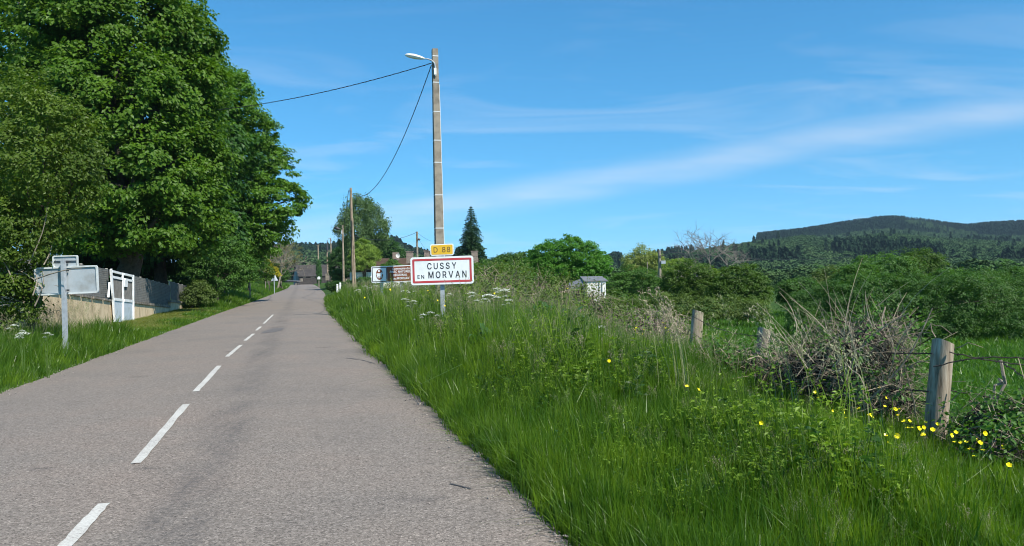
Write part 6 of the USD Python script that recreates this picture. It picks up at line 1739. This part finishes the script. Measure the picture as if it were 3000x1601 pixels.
for k, (px, py, Y, R, lab) in enumerate(UM):
    rg_ = np.random.default_rng(1000 + k)
    c = at(px, py, Y); g = float(land(c[0], Y))
    t = thing('umbel_flower', lab, 'flower', (c[0], Y, g))
    hz = c[2] - g
    hd = [(0, 0, hz, R)] + [(rg_.normal() * R * 1.2, rg_.normal() * R * 1.2, hz - rg_.uniform(0.02, 0.12), R * rg_.uniform(0.4, 0.7)) for _ in range(2)]
    st, bl = umbel_plant(rg_, hd, hz)
    part('stems', (st[0] + [c[0], Y, g], st[1]), LF['stem'], t); part('blossom', (bl[0] + [c[0], Y, g], bl[1]), M_um, t)

# buttercups
def buttercup_mesh(rng):
    m = MB()
    for i in range(5):
        a = i * 2 * math.pi / 5; o = np.array([math.cos(a), math.sin(a), 0]); s_ = np.array([-o[1], o[0], 0])
        v = np.array([[0, 0, 0], o * 0.010 + s_ * 0.009 + [0, 0, 0.004], o * 0.017 + s_ * 0.006 + [0, 0, 0.011], o * 0.017 - s_ * 0.006 + [0, 0, 0.011], o * 0.010 - s_ * 0.009 + [0, 0, 0.004]])
        m.add(v, [[0, 2, 1], [0, 3, 2], [0, 4, 3]])
    return m.get()


bm = buttercup_mesh(rng)
BC = [(2655, 1292, 5.6), (2690, 1280, 5.6), (2697, 1284, 5.5), (2668, 1276, 5.7), (2630, 1285, 5.8), (2590, 1287, 6.0), (2632, 1262, 6.0), (2600, 1252, 6.1), (2540, 1244, 6.3), (2400, 1257, 6.2), (2455, 1250, 6.2), (2465, 1262, 6.1), (2478, 1282, 6.0), (2745, 1312, 5.2), (2762, 1322, 5.2), (2835, 1304, 5.0), (2876, 1310, 5.0), (2862, 1326, 4.9), (2875, 1328, 4.9), (2802, 1336, 5.0), (2815, 1340, 5.0), (2860, 1348, 4.8), (2545, 1393, 4.7), (2627, 1392, 4.6), (2680, 1396, 4.6), (2560, 1380, 4.8), (2715, 1262, 5.7), (2260, 1128, 7.6), (2255, 1390, 4.9), (2952, 1508, 3.9), (2560, 1160, 6.8),
      (1760, 1165, 8.0), (2070, 1236, 6.6), (2600, 1330, 5.2), (1690, 1000, 11.0), (1750, 972, 12.0), (1880, 1005, 10.6), (1888, 1014, 10.4), (1930, 1008, 10.4), (1942, 1016, 10.3), (1872, 1022, 10.2), (1910, 988, 10.8), (1128, 853, 26.0), (1300, 892, 14.5), (1270, 896, 15.0), (1244, 882, 17.0), (1098, 880, 24.0), (1305, 908, 14.0), (1450, 980, 11.2), (2015, 1225, 6.6), (2940, 1400, 4.6), (2780, 1300, 5.1)]
for k, (px, py, Y) in enumerate(BC):
    rg_ = np.random.default_rng(1200 + k)
    px, Y = px + rg_.normal() * 14, Y * (1 + rg_.normal() * 0.05); c = at(px, py, Y); g = float(land(c[0], Y)); c[2] = rg_.uniform(0.0, 0.10) + max(c[2], g + 1.02 * float(right_height(np.array([c[0]]), np.array([Y]), (edge_dist(c[0], Y) - HW) * np.ones(1))[0])); sc = rg_.uniform(0.7, 1.0) * max(1.0, Y / 14.0)
    where = ('in the grass around the nearest fence post', 'buttercups around the nearest fence post') if px > 2380 else (('before the withered brambles and lance leaved plants', 'buttercups before the withered brambles') if 1430 < px < 2000 and Y > 9 else (('in the grass below the road signs', 'buttercups below the road signs') if px < 1430 else ('standing alone in the middle of the right verge', 'lone buttercups of the middle verge')))
    t = thing('buttercup', 'yellow buttercup on a thin stem ' + where[0], 'flower', (c[0], Y, g), where[1])
    m = MB(); b = rg_.normal(size=2) * 0.06
    m.tube([(c[0] + b[0], Y + b[1], g), (c[0] + b[0] * 0.6, Y + b[1] * 0.6, g + (c[2] - g) * 0.5), c], [0.003, 0.0025, 0.0018], 4, cap=False); part('stem', m.get(), LF['stem'], t)
    tl = rg_.normal(size=2) * 0.5 + [0.3, -0.7]
    R_ = trimesh.transformations.rotation_matrix(float(np.linalg.norm(tl)) * 0.8, [-tl[1], tl[0], 0])[:3, :3]
    part('petals', ((bm[0] * sc) @ R_.T + c, bm[1]), LF['yellowpetal'], t)
    if k % 3 == 0:
        m = MB(); m.add((bm[0] * sc * 0.8) + c + [0.03, 0.02, -0.05], bm[1]); part('side_bloom', m.get(), LF['yellowpetal'], t)

# tall seeding grasses that stand out
TG = [(1990, 845, 7.5, 13, 'leaning clump of pale feathery seed grass beside the thick fence post', 150, 0.30), (2340, 905, 6.4, 8, 'clump of seed grass leaning left before the bramble thicket', 130, 0.35), (2520, 960, 6.0, 8, 'yellowish seed grass in front of the brushwood heap', 140, 0.35), (1350, 800, 13.2, 12, 'thin grass stems rising in front of the town name sign', 110, 0.08), (2120, 850, 7.0, 4, 'single tall green seed stem right of the thick fence post', 110, 0.12)]
for k, (px, py, Y, n_, lab, az, lean_) in enumerate(TG):
    rg_ = np.random.default_rng(1300 + k)
    c = at(px, py, Y); g = float(land(c[0], Y)); h = c[2] - g
    t = thing('seed_grass_clump', lab, 'grass clump', (c[0], Y, g))
    ms, mh = MB(), MB()
    for _ in range(n_):
        seed_stem(rg_, ms, mh, rg_.normal(size=2) * (0.10 if k != 3 else 0.22), h * rg_.uniform(0.72, 1.03), math.radians(az) + rg_.normal() * 0.4, lean_ * rg_.uniform(0.4, 1.2), 0.0030, 0.28, 0.034 if k != 3 else 0.012, 34 if k != 3 else 26, 1.15 if k != 3 else 1.0)
    part('stems', (ms.get()[0] + [c[0], Y, g], ms.get()[1]), LF['stem'] if k in (3, 4) else M_seedg, t); tag(part('seed_heads', (mh.get()[0] + [c[0], Y, g], mh.get()[1]), (M_seed, M_seedp, M_seedp, M_seed, M_seedg)[k], t), kind='stuff')

# ------------------------------------------------------------------ air
hz = mat('valley_air', {'v': ('principled_volume', {'color': (0.62, 0.80, 1.0), 'density': 0.00006, 'anisotropy': 0.0})}, [], None, 'v.volume')
hb = trimesh.creation.box([16000, 16000, 340]); hb.apply_translation([0, 0, -50 + 170])
tag(part('haze', hb, hz), kind='stuff')
